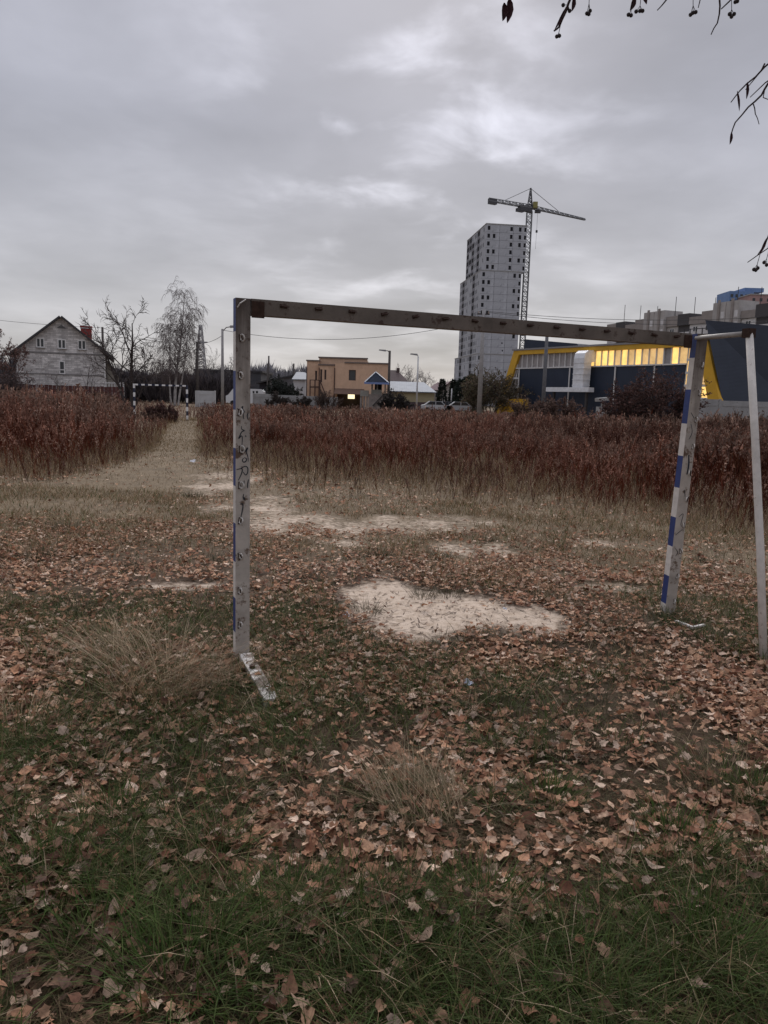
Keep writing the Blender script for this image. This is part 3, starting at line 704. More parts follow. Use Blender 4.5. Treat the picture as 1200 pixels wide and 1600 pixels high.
ex0, ex1 = S.x(563, 597), S.x(607.5, 597); apx, apz = S.p(587, 581); em = S.x(578, 597)
yb0, yb1 = -.9, 3.2
mb = MB(); mb.add([(ex0 + 0.55, yb0, zr + .02), (ex1, yb0, zr + .02), (ex1, yb1, zr + .02), (ex0 + 0.55, yb1, zr + .02), (apx, 1.1, apz)], [(0, 1, 4), (1, 2, 4), (2, 3, 4), (3, 0, 4), (3, 2, 1, 0)])
rf = mb.build('roof', mat('blue_black_roof', (0.014, 0.02, 0.034), 0.8, 0.25, 3, spec=.1), S.t)
for a in ((ex0 + .55, yb0), (ex1, yb0), (ex1, yb1), (ex0 + .55, yb1)): MB().bar((a[0], a[1], zr + .06), (apx, 1.1, apz + .04), .13, .05).build('hip_cap', mat('pale_ridge', (0.35, 0.38, 0.42), 0.5), rf)
box('fascia', (ex0 + .5, ex1 + .05, yb0 - .06, yb0 - .01, zr - .16, zr + .06), mat('blue_fascia', (0.16, 0.22, 0.42), 0.6, 0.1), rf)
sx0 = S.x(563); zl = S.z(570, 610)
an = box('annex', (sx0, x0 - .01, -.1, 2.0, zl - .7, zl), mat('parapet_grey', ()), S.t)
for xx in (sx0 + .1, (sx0 + x0) / 2, x0 - .15): box('post', (xx - .1, xx + .1, 0, .2, -.3, zl - .703), cw, an)
MB().bar((S.x(583), -.15, S.z(583, 634)), (S.x(598), -.15, S.z(598, 618)), .14, .1).build('brace', steel_dark, S.t)
mb = MB()
for k in range(3): mb.bar((xb, -.1, zb + .25 * k + .1), (xb + .9, -.1, zb + .25 * k + .1), .05); mb.bar((xb + .3 * (k + 1), -.1, zb - .1), (xb + .3 * (k + 1), -.1, zb + .8), .05)
mb.build('handrail', steel_dark, S.t)
MB().bar((x1 - .1, -.1, 0), (S.x(608), -.1, 2.4), .3, .08).build('buttress', cw, S.t)

# ------------------------------------------------------------------ low buildings between tower hut and high-rise
S = Site('long_barn', 'long cream barn with silver sheet metal roof', 'barn', 645, 118)
x0, x1 = S.x(607), S.x(679); ze = S.z(645, 613); zr = S.z(645, 597)
box('wall', (x0, x1, 0, 8, -.3, ze), mat('cream_wall', (0.40, 0.36, 0.235), 0.9, 0.1, 1), S.t)
mb = MB(); xr0, xr1 = S.x(600), S.x(664)
mb.add([(x0 - .3, -.5, ze - .02), (x1 + .3, -.5, ze - .02), (xr1, 4, zr), (xr0, 4, zr), (x1 + .3, 8.5, ze), (x0 - .3, 8.5, ze), (x0 - .3, -.5, ze + .12), (x1 + .3, -.5, ze + .12), (xr1, 4, zr + .12), (xr0, 4, zr + .12), (x1 + .3, 8.5, ze + .12), (x0 - .3, 8.5, ze + .12)],
       [(0, 1, 7, 6), (6, 7, 8, 9), (8, 10, 11, 9), (7, 10, 8), (6, 9, 11), (1, 4, 10, 7), (5, 0, 6, 11), (0, 3, 2, 1), (3, 5, 4, 2), (1, 2, 4), (0, 5, 3)])
mb.build('roof', mat('silver_sheet', (0.19, 0.21, 0.24), 0.6, 0.15, 1.2, metal=0.1, wave=('X', .9)), S.t)
box('plinth', (x0 - .05, x1 + .05, -.1, -.01, -.3, S.z(645, 628)), mat('plinth_brown', ()), S.t)
S = Site('hipped_roof_house', 'house behind the barn showing only its dark brown hipped roof', 'house', 620, 140)
zr, ze = S.z(620, 577), S.z(620, 597); x0, x1, xa, xb = S.x(590), S.x(640), S.x(596), S.x(620)
box('wall', (x0 + .5, x1 - .5, .5, 8.5, -.3, ze), wallm, S.t)
mb = MB(); mb.add([(x0, 0, ze), (x1, 0, ze), (x1, 9, ze), (x0, 9, ze), (xa, 4.5, zr), (xb, 4.5, zr)], [(0, 1, 5, 4), (1, 2, 5), (2, 3, 4, 5), (3, 0, 4), (3, 2, 1, 0)])
rf = mb.build('roof', mat('brown_roof', (0.075, 0.052, 0.05), 0.8, 0.2, 2), S.t)
box('chimney', (S.x(619), S.x(624), 3.6, 4.4, zr - 1.5, S.z(621, 573.5)), mat('brown_roof', ()), rf)
S = Site('gabled_house', 'pale gabled house with purplish brown roof and dark thujas in front', 'house', 703, 125)
x0, x1 = S.x(691), S.x(718); ze = S.z(703, 609); zp = S.z(704, 596.5); xp_ = S.x(704.5)
MB().prism([(x0, -.3), (x1, -.3), (x1, ze), (xp_, zp), (x0, ze)], 0, 9).build('wall', mat('pale_plaster', (0.42, 0.385, 0.36), 0.9, 0.12, 1), S.t)
mb = MB(); k = (zp - ze) / (xp_ - x0); slope_slab(mb, x0 - .5, ze - .5 * k, xp_, zp, -.5, 9, .18); slope_slab(mb, xp_, zp, x1 + .5, ze - .5 * k, -.5, 9, .18)
mb.build('roof', mat('mauve_roof', (0.135, 0.085, 0.09), 0.8, 0.15, 2), S.t)
xs_ = S.x(672); zs_ = S.z(680, 609)
wg = MB().box(xs_, x0 - .01, 2, 9, -.3, zs_).build('side_wing', mat('pale_plaster', ()), S.t)
mb = MB(); mb.add([(xs_ - .3, 1.6, zs_), (x0 - .02, 1.6, zs_), (x0 - .02, 5.5, zp), (xs_ + 1.5, 5.5, zp), (xs_ - .3, 9.4, zs_), (x0 - .02, 9.4, zs_)], [(0, 1, 2, 3), (3, 2, 5, 4), (0, 3, 4), (0, 4, 5, 1)]); mb.build('wing_roof', mat('mauve_roof', ()), wg)
box('window', (S.x(682), S.x(687), 1.97, 1.99, S.z(684, 620), S.z(684, 613)), glass, wg)
# parked cars by the barn, mostly hidden by the weeds
def car(label, px, Y, color):
    S = Site('parked_car', label, 'car', px, Y)
    m = mat('car_' + label.split()[1], color, 0.3, 0.05, spec=0.5)
    MB().prism([(-2.1, .35), (2.1, .35), (2.15, .75), (1.9, .95), (1.1, 1.0), (.6, 1.45), (-1.0, 1.48), (-1.65, 1.0), (-2.1, .9)], -.85, .85).build('body', m, S.t)
    for poly in ([(.95, 1.0), (.52, 1.4), (-.15, 1.42), (-.15, 1.0)], [(-.25, 1.0), (-.25, 1.42), (-.95, 1.43), (-1.45, 1.0)]): MB().prism(poly, -.862, -.851).build('window', glass, S.t)
    for xx in (-1.35, 1.35):
        for yy in (-.75, .75): link('wheel', MB().tube([(0, -.1, 0), (0, .1, 0)], .33, 14).mesh('wheel', mat('tyre', ())), S.t, (xx, yy, .33))
car('parked white car beside the cream barn', 683, 104, (0.42, 0.43, 0.45)); car('parked silver car in front of the thujas', 722, 104, (0.3, 0.31, 0.33))
car('parked dark car between the two pale ones', 703, 106, (0.06, 0.06, 0.07))
#--PART3--
# ------------------------------------------------------------------ high-rise under construction
TA = at(760, 350, 300); TB = at(826, 352, 300); TC = onz(730, 377, TA.z)
trz = math.atan2(-(TC.x - TA.x), TC.y - TA.y)
tower = thing('high_rise', 'unfinished grey concrete panel high-rise with empty window openings', 'high-rise', (TA.x, TA.y, 0), trz)
TW, TH = (TB - TA).length, TA.z; NF = 24; fh = TH / NF
pan = mat('precast_panel', (0.38, 0.39, 0.42), 0.9, 0.14, 0.35, spots=(0.30, 0.31, 0.335), spot_scale=0.6, spot_amt=0.5)
pan2 = mat('precast_panel_dark', (0.2, 0.2, 0.22), 0.9, 0.2, 0.5)
jointm = mat('dark_joint', (0.11, 0.112, 0.12), 0.95, 0.1)  # dark colour of the core behind the panel gaps and of the overhang
# floors 0-17 stand 1.2 m further left than the six top floors
SH = -1.25
LEN = lambda f: 32.5 if f >= 18 else (37 if f >= 12 else (35 if f >= 7 else 42))
for f0, f1, sh, ln in ((0, 7, SH, 42), (7, 12, SH, 35), (12, 18, SH, 37), (18, 24, 0, 32.5)):
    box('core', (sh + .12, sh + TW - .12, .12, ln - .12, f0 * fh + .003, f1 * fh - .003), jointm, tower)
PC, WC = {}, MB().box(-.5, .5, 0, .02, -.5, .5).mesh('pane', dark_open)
def panel(w, holes, m, side=False):
    key = (round(w, 2), tuple(holes), m.name)
    if key not in PC:
        mb = MB(); holed(mb, 0.05, w - 0.05, 0.04, fh - 0.04, 0, .11, [h for h in holes]); PC[key] = mb.mesh('wall_panel', m)
    return PC[key]
def put(f, sh, s0, w, holes, m, side):
    """one storey-high panel: front face (side=False) from x=s0, or left face from depth s0"""
    me_ = panel(w, holes, m)
    z = f * fh
    if not side: link('wall_panel', me_, tower, (sh + s0, 0, z))
    else: link('wall_panel', me_, tower, (sh, s0 + w, z), (0, 0, rad(-90)))
    for a, b, c, d in holes:
        cx, cz = (a + b) / 2, z + (c + d) / 2
        o = link('window', WC, tower, (sh + s0 + cx, .09, cz) if not side else (sh + .09, s0 + w - cx, cz), None if not side else (0, 0, rad(-90)), (b - a, 1, d - c))
tr = random.Random(5)
p3 = TW / 3
for f in range(NF):
    sh = SH if f < 18 else 0.0
    W0, W1 = .75, 2.25
    rows = [[], [], []]
    def win(fr, w=1.0, tall=True):
        x = fr * TW; k = min(int(x / p3), 2); a = x - k * p3 - w / 2; a = max(.25, min(a, p3 - w - .25))
        rows[k].append((round(a, 2), round(a + w, 2), W0 if tall else 1.3, W1 if tall else 1.9))
    if f >= 18:
        win(.07); win(.63)
        if f % 2 == 0: win(.20)
        if f not in (18, 20): win(.83)
        win(.955, .8)
    elif f >= 12:
        win(.07); win(.955, .8)
        if f % 2 == 0: win(.2)
        else: win(.83)
    else:
        if f in (11, 9, 5, 3): win(.88)
        if f in (6, 4, 2): win(.06)
        if f in (11, 8): win(.6, .5, False)
        if f in (7,): win(.13, .5, False); win(.62, .5, False)
    for k in range(3): put(f, sh, k * p3, p3, tuple(rows[k]), pan, False)
    ln = LEN(f); n = round(ln / 4.6); w = ln / n
    for k in range(n):
        dark = (k % 4 == 2) or (f >= 18 and k >= n * .52 and tr.random() < .75)
        hs = []
        if dark: hs = [(.45, round(w - .45, 2), .7, 2.4)]
        elif tr.random() < .82: hs = [(.7, 1.75, W0, W1)] + ([(round(w - 1.75, 2), round(w - .7, 2), W0, W1)] if k % 2 else [])
        put(f, sh, k * w, w, tuple(hs), pan2 if dark else pan, True)
for f0, sh, ln in ((7, SH, 42), (18, SH, 37), (24, 0, 32.5)):
    box('roof_slab', (sh - .1, sh + TW + .1, -.1, ln, f0 * fh + .002, f0 * fh + .35), concrete, tower)
box('roof_hut', (5.5, 7.5, 5, 9, TH + .355, TH + 1.4), concrete, tower)
box('overhang', (SH - .3, SH, -0.3, 36, 12 * fh - .25, 12 * fh + .1), jointm, tower)

# ------------------------------------------------------------------ tower crane
CY = 306.0
cb_ = at(818, 500, CY); cxm = at(826, 325, CY); zj = cxm.z
crane = thing('tower_crane', 'tower crane with lattice mast and jib above the unfinished high-rise', 'crane', (cxm.x + .4, CY, 0))
cgrey = mat('crane_grey', (0.16, 0.165, 0.175), 0.6, 0.15); cdark = mat('crane_dark', (0.06, 0.06, 0.068), 0.6, 0.15); cyel = mat('crane_cab_olive', (0.22, 0.20, 0.07), 0.6, 0.15)
def lattice(mb, a, b, w0, w1, n, r, tri=False):
    a, b = Vector(a), Vector(b); d = (b - a).normalized(); u = Vector((0, 0, 1)) if abs(d.z) < .9 else Vector((0, 1, 0))
    x = d.cross(u).normalized(); y = x.cross(d)
    corners = ((-1, 0), (1, 0), (0, 1.7)) if tri else ((-1, -1), (1, -1), (1, 1), (-1, 1))
    def pt(c, t):
        w = w0 + (w1 - w0) * t; return a.lerp(b, t) + x * c[0] * w / 2 + y * c[1] * w / 2
    m = len(corners)
    for c in corners: mb.bar(pt(c, 0), pt(c, 1), r * 2)
    for i in range(n):
        for k in range(m):
            c, e_ = corners[k], corners[(k + 1) % m]
            t0, t1 = i / n, (i + 1) / n
            mb.bar(pt(c, t0), pt(e_, t1), r * 1.5) if i % 2 else mb.bar(pt(e_, t0), pt(c, t1), r * 1.5)
            mb.bar(pt(c, t1), pt(e_, t1), r * 1.5)
mb = MB(); lattice(mb, (0, 0, 0), (0, 0, zj - 1.5), 1.9, 1.9, 40, .12); mb.build('mast', cgrey, crane)
jl = onz(764, 314, zj) - crane.location; jr = onz(914, 344, zj) - crane.location; jl.z = jr.z = zj
mb = MB(); lattice(mb, (0, 0, zj), jr, 1.5, .7, 22, .11, True); mb.build('jib', cgrey, crane)
mb = MB(); lattice(mb, (0, 0, zj), jl, 1.5, 1.3, 12, .11, True); mb.build('counter_jib', cgrey, crane)
za = onz(827, 294, 0).z; zap = (at(827, 294, CY)).z
mb = MB(); lattice(mb, (0, 0, zj), (0, 0, zap), 1.8, .3, 6, .12); mb.build('apex', cdark, crane)
for t, e_ in ((.50, jr), (.62, jl)):
    MB().tube([(0, 0, zap - .1), Vector((0, 0, zj)).lerp(e_, t) + Vector((0, 0, 1.2))], .1, 5).build('tie_rod', cdark, crane)
dj = (jl - Vector((0, 0, zj))).normalized()
c0 = jl - dj * 2.5; MB().bar(jl, jl - dj * 3.2, 1.5, 1.9).build('counterweight', cdark, crane)
MB().bar((0, 0, zj - .5) , Vector((0, 0, zj - .5)) + dj * 5, 1.6, 2.0).build('winch_house', cdark, crane)
MB().bar(Vector((0, 0, zj - 1.4)) + dj * 3, Vector((0, 0, zj - 1.4)) + dj * 6, 1.4, 1.2).build('machinery', cdark, crane)
MB().box(-.9, .9, -1.2, 1.2, zj - 1.6, zj - .6).build('slewing_ring', cdark, crane)
cabp = Vector((0, 0, zj)) - dj * 1.6; MB().box(cabp.x - .2, cabp.x + 1.5, cabp.y - 1.2, cabp.y + .6, zj + .1, zj + 2.3).build('cab', cyel, crane)
tp = Vector((0, 0, zj)).lerp(jr, .14); MB().bar(tp + Vector((-1.1, 0, -.6)), tp + Vector((1.1, 0, -.6)), 1.3, 1.1).build('trolley', cdark, crane)
hz_ = zj - 7.5; MB().tube([(tp.x, tp.y, zj - 1), (tp.x, tp.y, hz_)], .05, 5).build('hoist_rope', cdark, crane)
MB().bar((tp.x, tp.y, hz_), (tp.x, tp.y, hz_ - .9), .7, .5).build('hook_block', cdark, crane)
MB().tube([(tp.x, tp.y, hz_ - .9), (tp.x - .1, tp.y, hz_ - 7)], .045, 5).build('sling', cdark, crane)

# ------------------------------------------------------------------ navy and yellow hall
HR, HL = at(1118, 622, 60), at(796, 608, 80)
HR.z = HL.z = 0
hu = (HR - HL).normalized(); hrz = math.atan2(hu.y, hu.x); HLn = (HR - HL).length
hall = thing('sports_hall', 'navy metal clad hall with slanted yellow frame and lit strip windows', 'hall', HL, hrz)
navy = mat('navy_cladding', (0.022, 0.03, 0.05), 0.5, 0.14, 0.8, wave=('X', 1.6)); navy2 = mat('navy_end_cladding', (0.035, 0.043, 0.062), 0.5, 0.12, 0.6, wave=('Z', 3.1))
yel = mat('yellow_frame', (0.58, 0.33, 0.03), 0.5, 0.1, 1)
mul = mat('pale_mullion', (0.60, 0.585, 0.57), 0.5, 0.08)
litA = mat('lit_pane', (1.0, 0.64, 0.20), 0.4, 0.28, 0.9, emit=0.72); litB = mat('lit_pane_dim', (0.72, 0.47, 0.20), 0.4, 0.3, 0.9, emit=0.5); pale = mat('grey_pane', (0.30, 0.275, 0.27), 0.25, 0.2, 1.5, spec=0.5)
bz = 6.75; beam = .42; gz0 = 5.05          # beam top, beam height, foot of the glazing strip
def hx(px, py):                             # where a pixel's ray meets the facade plane: (along, height)
    d = ray(px, py); n = Vector((-hu.y, hu.x, 0)); t = n.dot(HL - Vector((0, 0, CAM_H))) / n.dot(d); P = Vector((0, 0, CAM_H)) + d * t
    return (P - HL).dot(hu), P.z
def edge_s(p, q, z):                        # along-facade position of a sloping edge at height z
    (a, za_), (b, zb_) = hx(*p), hx(*q); return a + (b - a) * (z - za_) / (zb_ - za_)
LO, LI = ((806, 551), (789, 607)), ((814, 556), (798, 607)); RO, RI = ((1110, 534), (1127, 620)), ((1095, 542), (1109, 620))
lt = edge_s(*LO, bz); rt = edge_s(*RO, bz)
fr = MB(); y0, y1 = -.34, 0.25
fr.prism([(lt, bz), (lt, bz - beam), (rt, bz - beam), (rt, bz)], y0, y1); fr.build('yellow_beam', yel, hall)
lw = .75
MB().prism([(lt - .002, bz), (edge_s(*LI, bz - beam) , bz - beam - .002), (edge_s(*LI, -.3), -.3), (edge_s(*LO, -.3), -.3)][::-1], y0 + .004, y1 - .004).build('yellow_leg', yel, hall)
MB().prism([(rt + .002, bz - .002), (edge_s(*RO, -.3), -.3), (edge_s(*RI, -.3), -.3), (edge_s(*RI, bz - beam), bz - beam - .002), (rt + .001, bz - beam - .002)], y0 + .004, y1 - .004).build('yellow_leg', yel, hall)
zend = 8.25
# cladding bays between pale downpipes
bays = [hx(813, 590)[0], hx(892, 590)[0], hx(963, 590)[0], hx(1024, 590)[0], hx(1072, 590)[0]]
for a, b in zip(bays[:-1], bays[1:]): MB().box(a + .06, b - .06, -.12, .25, -.3, gz0 - .12).build('cladding_bay', navy, hall)
for b in bays[:-1]: MB().tube([(b, -.2, -.2), (b, -.2, gz0 - .15)], .07, 8).build('downpipe', mul, hall)
# strip glazing: sill rail, mullions and single panes
gx0, gx1 = lt + .35, bays[-1]; npn = 27; pw = (gx1 - gx0) / npn
MB().box(gx0 - .5, gx1, -.2, .1, gz0 - .115, gz0).build('sill_rail', mul, hall)
pr = random.Random(3)
for i in range(npn):
    a = gx0 + i * pw
    MB().box(a - .05, a + .05, -.14, .06, gz0 + .003, bz - beam - .003).build('mullion', mul, hall)
    t = i / npn
    m_ = (pale if t < .47 else (litA if pr.random() < .62 else (litB if pr.random() < .7 else pale)))
    MB().box(a + .052, a + pw - .052, -.02, .0, gz0 + .003, bz - beam - .003).build('pane', m_, hall)
# glazed corners beside both legs
def corner(xa, xb, zlo, zhi, nr, ncol, slant_l, slant_r, mats_):
    for j in range(nr):
        z0 = zlo + (zhi - zlo) * j / nr; z1 = zlo + (zhi - zlo) * (j + 1) / nr; tz0 = (z0 + .3) / (bz + .3); tz1 = (z1 + .3) / (bz + .3)
        a0, a1 = xa + slant_l * (1 - tz0), xa + slant_l * (1 - tz1); b0, b1 = xb + slant_r * (1 - tz0), xb + slant_r * (1 - tz1)
        MB().prism([(a0, z0 - .09), (b0, z0 - .09), (b0, z0 + .09), (a0, z0 + .09)], -.2, .08).build('transom', mul, hall)
        for c in range(ncol):
            s0, s1 = c / ncol, (c + 1) / ncol; f_ = lambda a, b, s: a + (b - a) * s
            MB().prism([(f_(a0, b0, s0) + .04, z0 + .092), (f_(a0, b0, s1) - .04, z0 + .092), (f_(a1, b1, s1) - .04, z1 - .092), (f_(a1, b1, s0) + .04, z1 - .092)], -.03, .0).build('pane', mats_[(j + c) % len(mats_)], hall)
            MB().prism([(f_(a0, b0, s0) - .038, z0 + .091), (f_(a0, b0, s0) + .038, z0 + .091), (f_(a1, b1, s0) + .038, z1 - .091), (f_(a1, b1, s0) - .038, z1 - .091)], -.1, .04).build('mullion', mul, hall)
corner(edge_s(*LI, bz), bays[0] - .12, .35, gz0 - .12, 5, 2, edge_s(*LI, -.3) - edge_s(*LI, bz), 0, [pale, mat('pane_dark', (0.08, 0.075, 0.075), 0.2, 0.2, spec=0.5)])
corner(bays[-1] + .1, edge_s(*RI, bz), .25, bz - beam, 6, 3, -.2, edge_s(*RI, -.3) - edge_s(*RI, bz), [litA, litB, litA, litA])
MB().box(bays[0] - .1, bays[0] - .02, -.1, .2, -.2, gz0 - .12).build('corner_post', steel_dark, hall)
# roof, parapet, body and end wall
MB().box(lt - .2, rt + .1, -.42, .6, bz + .003, bz + .16).build('roof_edge', mat('roof_edge_grey', (0.22, 0.215, 0.215), 0.6, 0.1), hall)
MB().box(lt + .3, rt - .3, .3, 22, -.3, bz).build('body', navy, hall)
lx0 = hx(812, 540)[0]; MB().prism([(lt - .3, bz + .165), (lt + 7.5, bz + .165), (lt + 7.0, bz + .5), (lt - .15, bz + 1.25)], 1.2, 18).build('roof_upstand', navy, hall)
# end wall: faces the camera, its left edge leans like the yellow leg
ei = Matrix.Rotation(-hrz, 3, 'Z')
def hl(P): return ei @ (Vector(P) - HL)
E0, E1, E2, E3 = at(1128, 623, 59.6), at(1102, 500, 59.9), at(1200, 508.5, 60.5), at(1300, 517, 61.5)
E0 = E1 + (E0 - E1) * ((E1.z + .3) / (E1.z - E0.z))
pts = [Vector((E0.x, E0.y, -.3)), Vector((E3.x, E3.y, -.3)), E3, E2, E1]
F_ = [hl(p) for p in pts]; off = Vector((-hu.y, hu.x, 0)); offl = Vector((.0, 10, 0))
mb = MB(); n = len(F_); mb.add([p for p in F_] + [p + offl for p in F_], [tuple(range(n)), tuple(range(2 * n - 1, n - 1, -1))] + [(i, i + n, (i + 1) % n + n, (i + 1) % n) for i in range(n)])
mb.build('end_wall', navy2, hall)
# roof railing
mb = MB(); r0, r1 = hx(1032, 524)[0], hx(1100, 520)[0]
for i in range(8): xx = r0 + (r1 - r0) * i / 7; mb.bar((xx, 3.0, bz + .1), (xx, 3.0, bz + 1.35), .06)
for zz_ in (.7, 1.3): mb.bar((r0, 3.0, bz + zz_), (r1, 3.0, bz + zz_), .06)
mb.build('roof_railing', steel_dark, hall)
# silver ventilation duct on the facade
dx0, dx1 = hx(914, 580)[0], hx(930, 580)[0]; zdt = hx(922, 548)[1] ; zdb = hx(920, 607)[1]
foil = mat('foil_duct', (0.68, 0.69, 0.71), 0.5, 0.14, 3, metal=0.1, bump=0.5)
mb = MB(); prof = [(-1.5, zdb), (-1.5, zdt - .75), (-1.38, zdt - .3), (-1.0, zdt - .05), (-.13, zdt), (-.13, zdt - 1.0), (-.55, zdt - 1.1), (-.62, zdb)]
k = len(prof); mb.add([(dx0, y, z) for y, z in prof] + [(dx1, y, z) for y, z in prof], [tuple(range(k)), tuple(range(2 * k - 1, k - 1, -1))] + [(i, (i + 1) % k, (i + 1) % k + k, i + k) for i in range(k)])
dct = mb.build('duct', foil, hall)
zf = zdb
for i in range(5):
    zz_ = zdb + (zdt - .9 - zdb) * (i + .5) / 5; MB().box(dx0 - .03, dx1 + .03, -1.53, -.59, zz_ - .03, zz_ + .03).build('flange', foil, dct)
ha, hb = hx(871, 610)[0], hx(941, 610)[0]; zh0, zh1 = hx(905, 613)[1], hx(905, 606)[1]
mb = MB(); mb.prism([(ha, (zh0 + zh1) / 2), (ha + .3, zh0), (hb, zh0), (hb, zh1), (ha + .3, zh1)], -1.75, -1.05); mb.build('duct', foil, hall)
for xx in (ha + 1, hb - .5): MB().box(xx - .1, xx + .1, -1.5, -1.3, -.3, zh0 - .003).build('duct_leg', steel_dark, hall)
aw = (hx(806, 607), hx(838, 604)); MB().prism([(aw[0][0], .6), (aw[1][0], .6), (aw[1][0] - .3, 1.95), (aw[0][0] + 1.2, 1.9)], -1.9, -.7).build('yellow_canopy', yel, hall)
S = Site('concrete_slabs', 'pale concrete slabs stacked at the foot of the hall', 'slabs', 950, 57)
for i, (a, b, z, t) in enumerate(((934, 952, 1.9, -7), (944, 962, 1.45, 2))):
    o = MB().box(S.x(a), S.x(b), -.6, .6, 0, .25).build('slab', concrete, S.t); o.location.z = z; o.rotation_euler.y = rad(t)
box('stack', (S.x(936), S.x(958), -.5, .5, -.2, 1.44), concrete, S.t)
panel_fence('low grey concrete fence in front of the hall end wall', 1072, 1290, 623.5, 52, concrete, 2.2, 630)

# ------------------------------------------------------------------ panel apartment blocks behind the hall
AR, AL = at(1225, 520, 198), at(948, 520, 265); AR.z = AL.z = 0
au = (AL - AR).normalized(); ALn = (AL - AR).length
apt = thing('apartment_block', 'long grey and white panel apartment block with raised stair towers', 'apartment block', AR, math.atan2(au.y, au.x) + math.pi)
# local x runs from -ALn (far, left) to 0 (near, right); the street face looks along -y
apn = mat('apartment_brown_band', (0.26, 0.232, 0.215), 0.9, 0.15, .5); apw = mat('apartment_white_panel', (0.56, 0.55, 0.55), 0.9, 0.12, .6); apd = mat('apartment_loggia', (0.07, 0.066, 0.068), 0.9, 0.2); apg = mat('apartment_grey', (0.37, 0.35, 0.335), 0.9, 0.15, .5)
AH = 28.5
box('body', (-ALn, 6, .5, 13, -.3, AH - .8), apg, apt)
ns = 15; sw = ALn / ns
for i in range(ns):
    xa = -(i + 1) * sw; up_ = i in (3, 4, 9, 10); hh = AH + (2.0 if up_ else (-.9 if i in (2, 6, 12) else .3 * (i % 2))); log = (i % 3 == 1) and not up_
    yy = .45 if not log else 1.6
    if up_:
        MB().box(xa + .1, xa + sw - .1, -.8, 6, -.3, hh).build('stair_tower', apg, apt); MB().box(xa + sw * .42, xa + sw * .58, -1.15, -.803, -.3, hh + .6).build('pilaster', apn, apt)
        for f in range(4): MB().box(xa + sw * .66, xa + sw * .9, -.86, -.803, AH - 2.4 - 3 * f, AH - .6 - 3 * f).build('panel', apw, apt)
        continue
    for f in range(5):
        z1 = AH - 3.0 - 3 * f if f else AH - 3.0; z0 = z1 - 3.0
        if log:
            MB().box(xa + .05, xa + sw - .05, .2, .3, z0 + .02, z0 + 1.1).build('balcony', apw, apt); MB().box(xa + .05, xa + sw - .05, .47, .49, z0 + 1.1, z1 - .02).build('loggia', apd, apt)
        else:
            MB().box(xa + .06, xa + sw - .06, .3, .49, z0 + .05, z1 - .05).build('panel', apw if (i + f) % 4 else apg, apt)
            w = MB().box(xa + sw * .32, xa + sw * .68, .24, .299, z0 + .9, z0 + 2.4).build('window', pvc, apt)
            for s_ in (.34, .52): MB().box(xa + sw * s_, xa + sw * (s_ + .14), .215, .239, z0 + 1.0, z0 + 2.3).build('pane', glass, w)
    MB().box(xa, xa + sw - .02, -.1, 12.5, AH - 3.0 + .003, hh).build('attic_band', apn if not log else apd, apt)
for i in range(9): xx = -ALn * (i + .4) / 9; MB().bar((xx, 3, AH - .5), (xx, 3, AH + 4.2 + (i % 3)), .12).build('antenna', steel_dark, apt)
S = Site('blue_tower_block', 'distant bright blue tower block rising behind the apartments', 'tower block', 1165, 420)
blu = mat('blue_facade', (0.13, 0.205, 0.37), 0.85, 0.12, .3); x0, x1 = S.x(1140, 460), S.x(1178, 460); zt = S.z(1160, 455)
box('body', (x0, x1, 0, 16, -.3, zt), blu, S.t); box('stair_head', (S.x(1166, 455), x1 + 6, 2, 14, zt + .003, S.z(1180, 449)), blu, S.t)
for f in range(4):
    for k in range(5): xx = x0 + (x1 - x0) * (k + .5) / 5; box('window', (xx - .7, xx + .7, -.05, -.003, zt - 3.2 - 3 * f, zt - 1.6 - 3 * f), glass, S.t)
S = Site('pink_tower_block', 'distant pinkish tower block at the right edge beside the blue one', 'tower block', 1195, 405)
x0, x1 = S.x(1172, 470), S.x(1240, 470); zt = S.z(1190, 461)
box('body', (x0, x1, 0, 14, -.3, zt), mat('pink_facade', (0.32, 0.21, 0.20), 0.9, 0.12, .3), S.t); box('roof_cap', (x0 - .3, x1 + .3, -.3, 14.3, zt + .003, zt + .5), concrete, S.t)
for f in range(3):
    for k in range(6): xx = x0 + (x1 - x0) * (k + .5) / 6; box('window', (xx - .7, xx + .7, -.05, -.003, zt - 3.2 - 3 * f, zt - 1.6 - 3 * f), glass, S.t)

# ------------------------------------------------------------------ poles, lamps, wires
def pole(name, label, cat, pxt, pyt, Y, r0, r1, m, arm=None):
    P = at(pxt, pyt, Y); t = thing(name, label, cat, (P.x, Y, 0))
    MB().tube([(0, 0, -.3), (0, 0, P.z * .5), (0, 0, P.z)], [r0, (r0 + r1) / 2, r1], 10).build('shaft', m, t, True)
    if arm:      # lamp: arm direction and length, drop
        dx, ln, rise = arm
        MB().tube([(0, 0, P.z - .25), (dx * ln * .5, 0, P.z + rise * .7), (dx * ln, 0, P.z + rise)], .05, 6).build('arm', m, t)
        MB().prism([(dx * ln, P.z + rise - .1), (dx * (ln + .9), P.z + rise + .02), (dx * (ln + .85), P.z + rise + .14), (dx * ln, P.z + rise + .12)][::1 if dx > 0 else -1], -.16, .16).build('lamp_head', mat('lamp_grey', (0.25, 0.25, 0.26), 0.6, 0.1), t)
    return t, P
lampL, PL = pole('street_lamp', 'tall grey street lamp just left of the near goal post', 'street lamp', 347.5, 514, 75, .17, .11, pole_conc, (1, .75, .22))
lamp2, P2 = pole('street_lamp', 'short dark street lamp in front of the lattice mast', 'street lamp', 308, 534, 96, .2, .15, dark_wood, (1, .4, -.1))
p160, P160 = pole('utility_pole', 'thin wooden utility pole behind the brick house', 'pole', 160, 511, 104, .2, .15, dark_wood)
p750, P750 = pole('utility_pole', 'tall pale concrete pole standing in front of the high-rise', 'pole', 756, 483, 72, .24, .15, pole_conc)
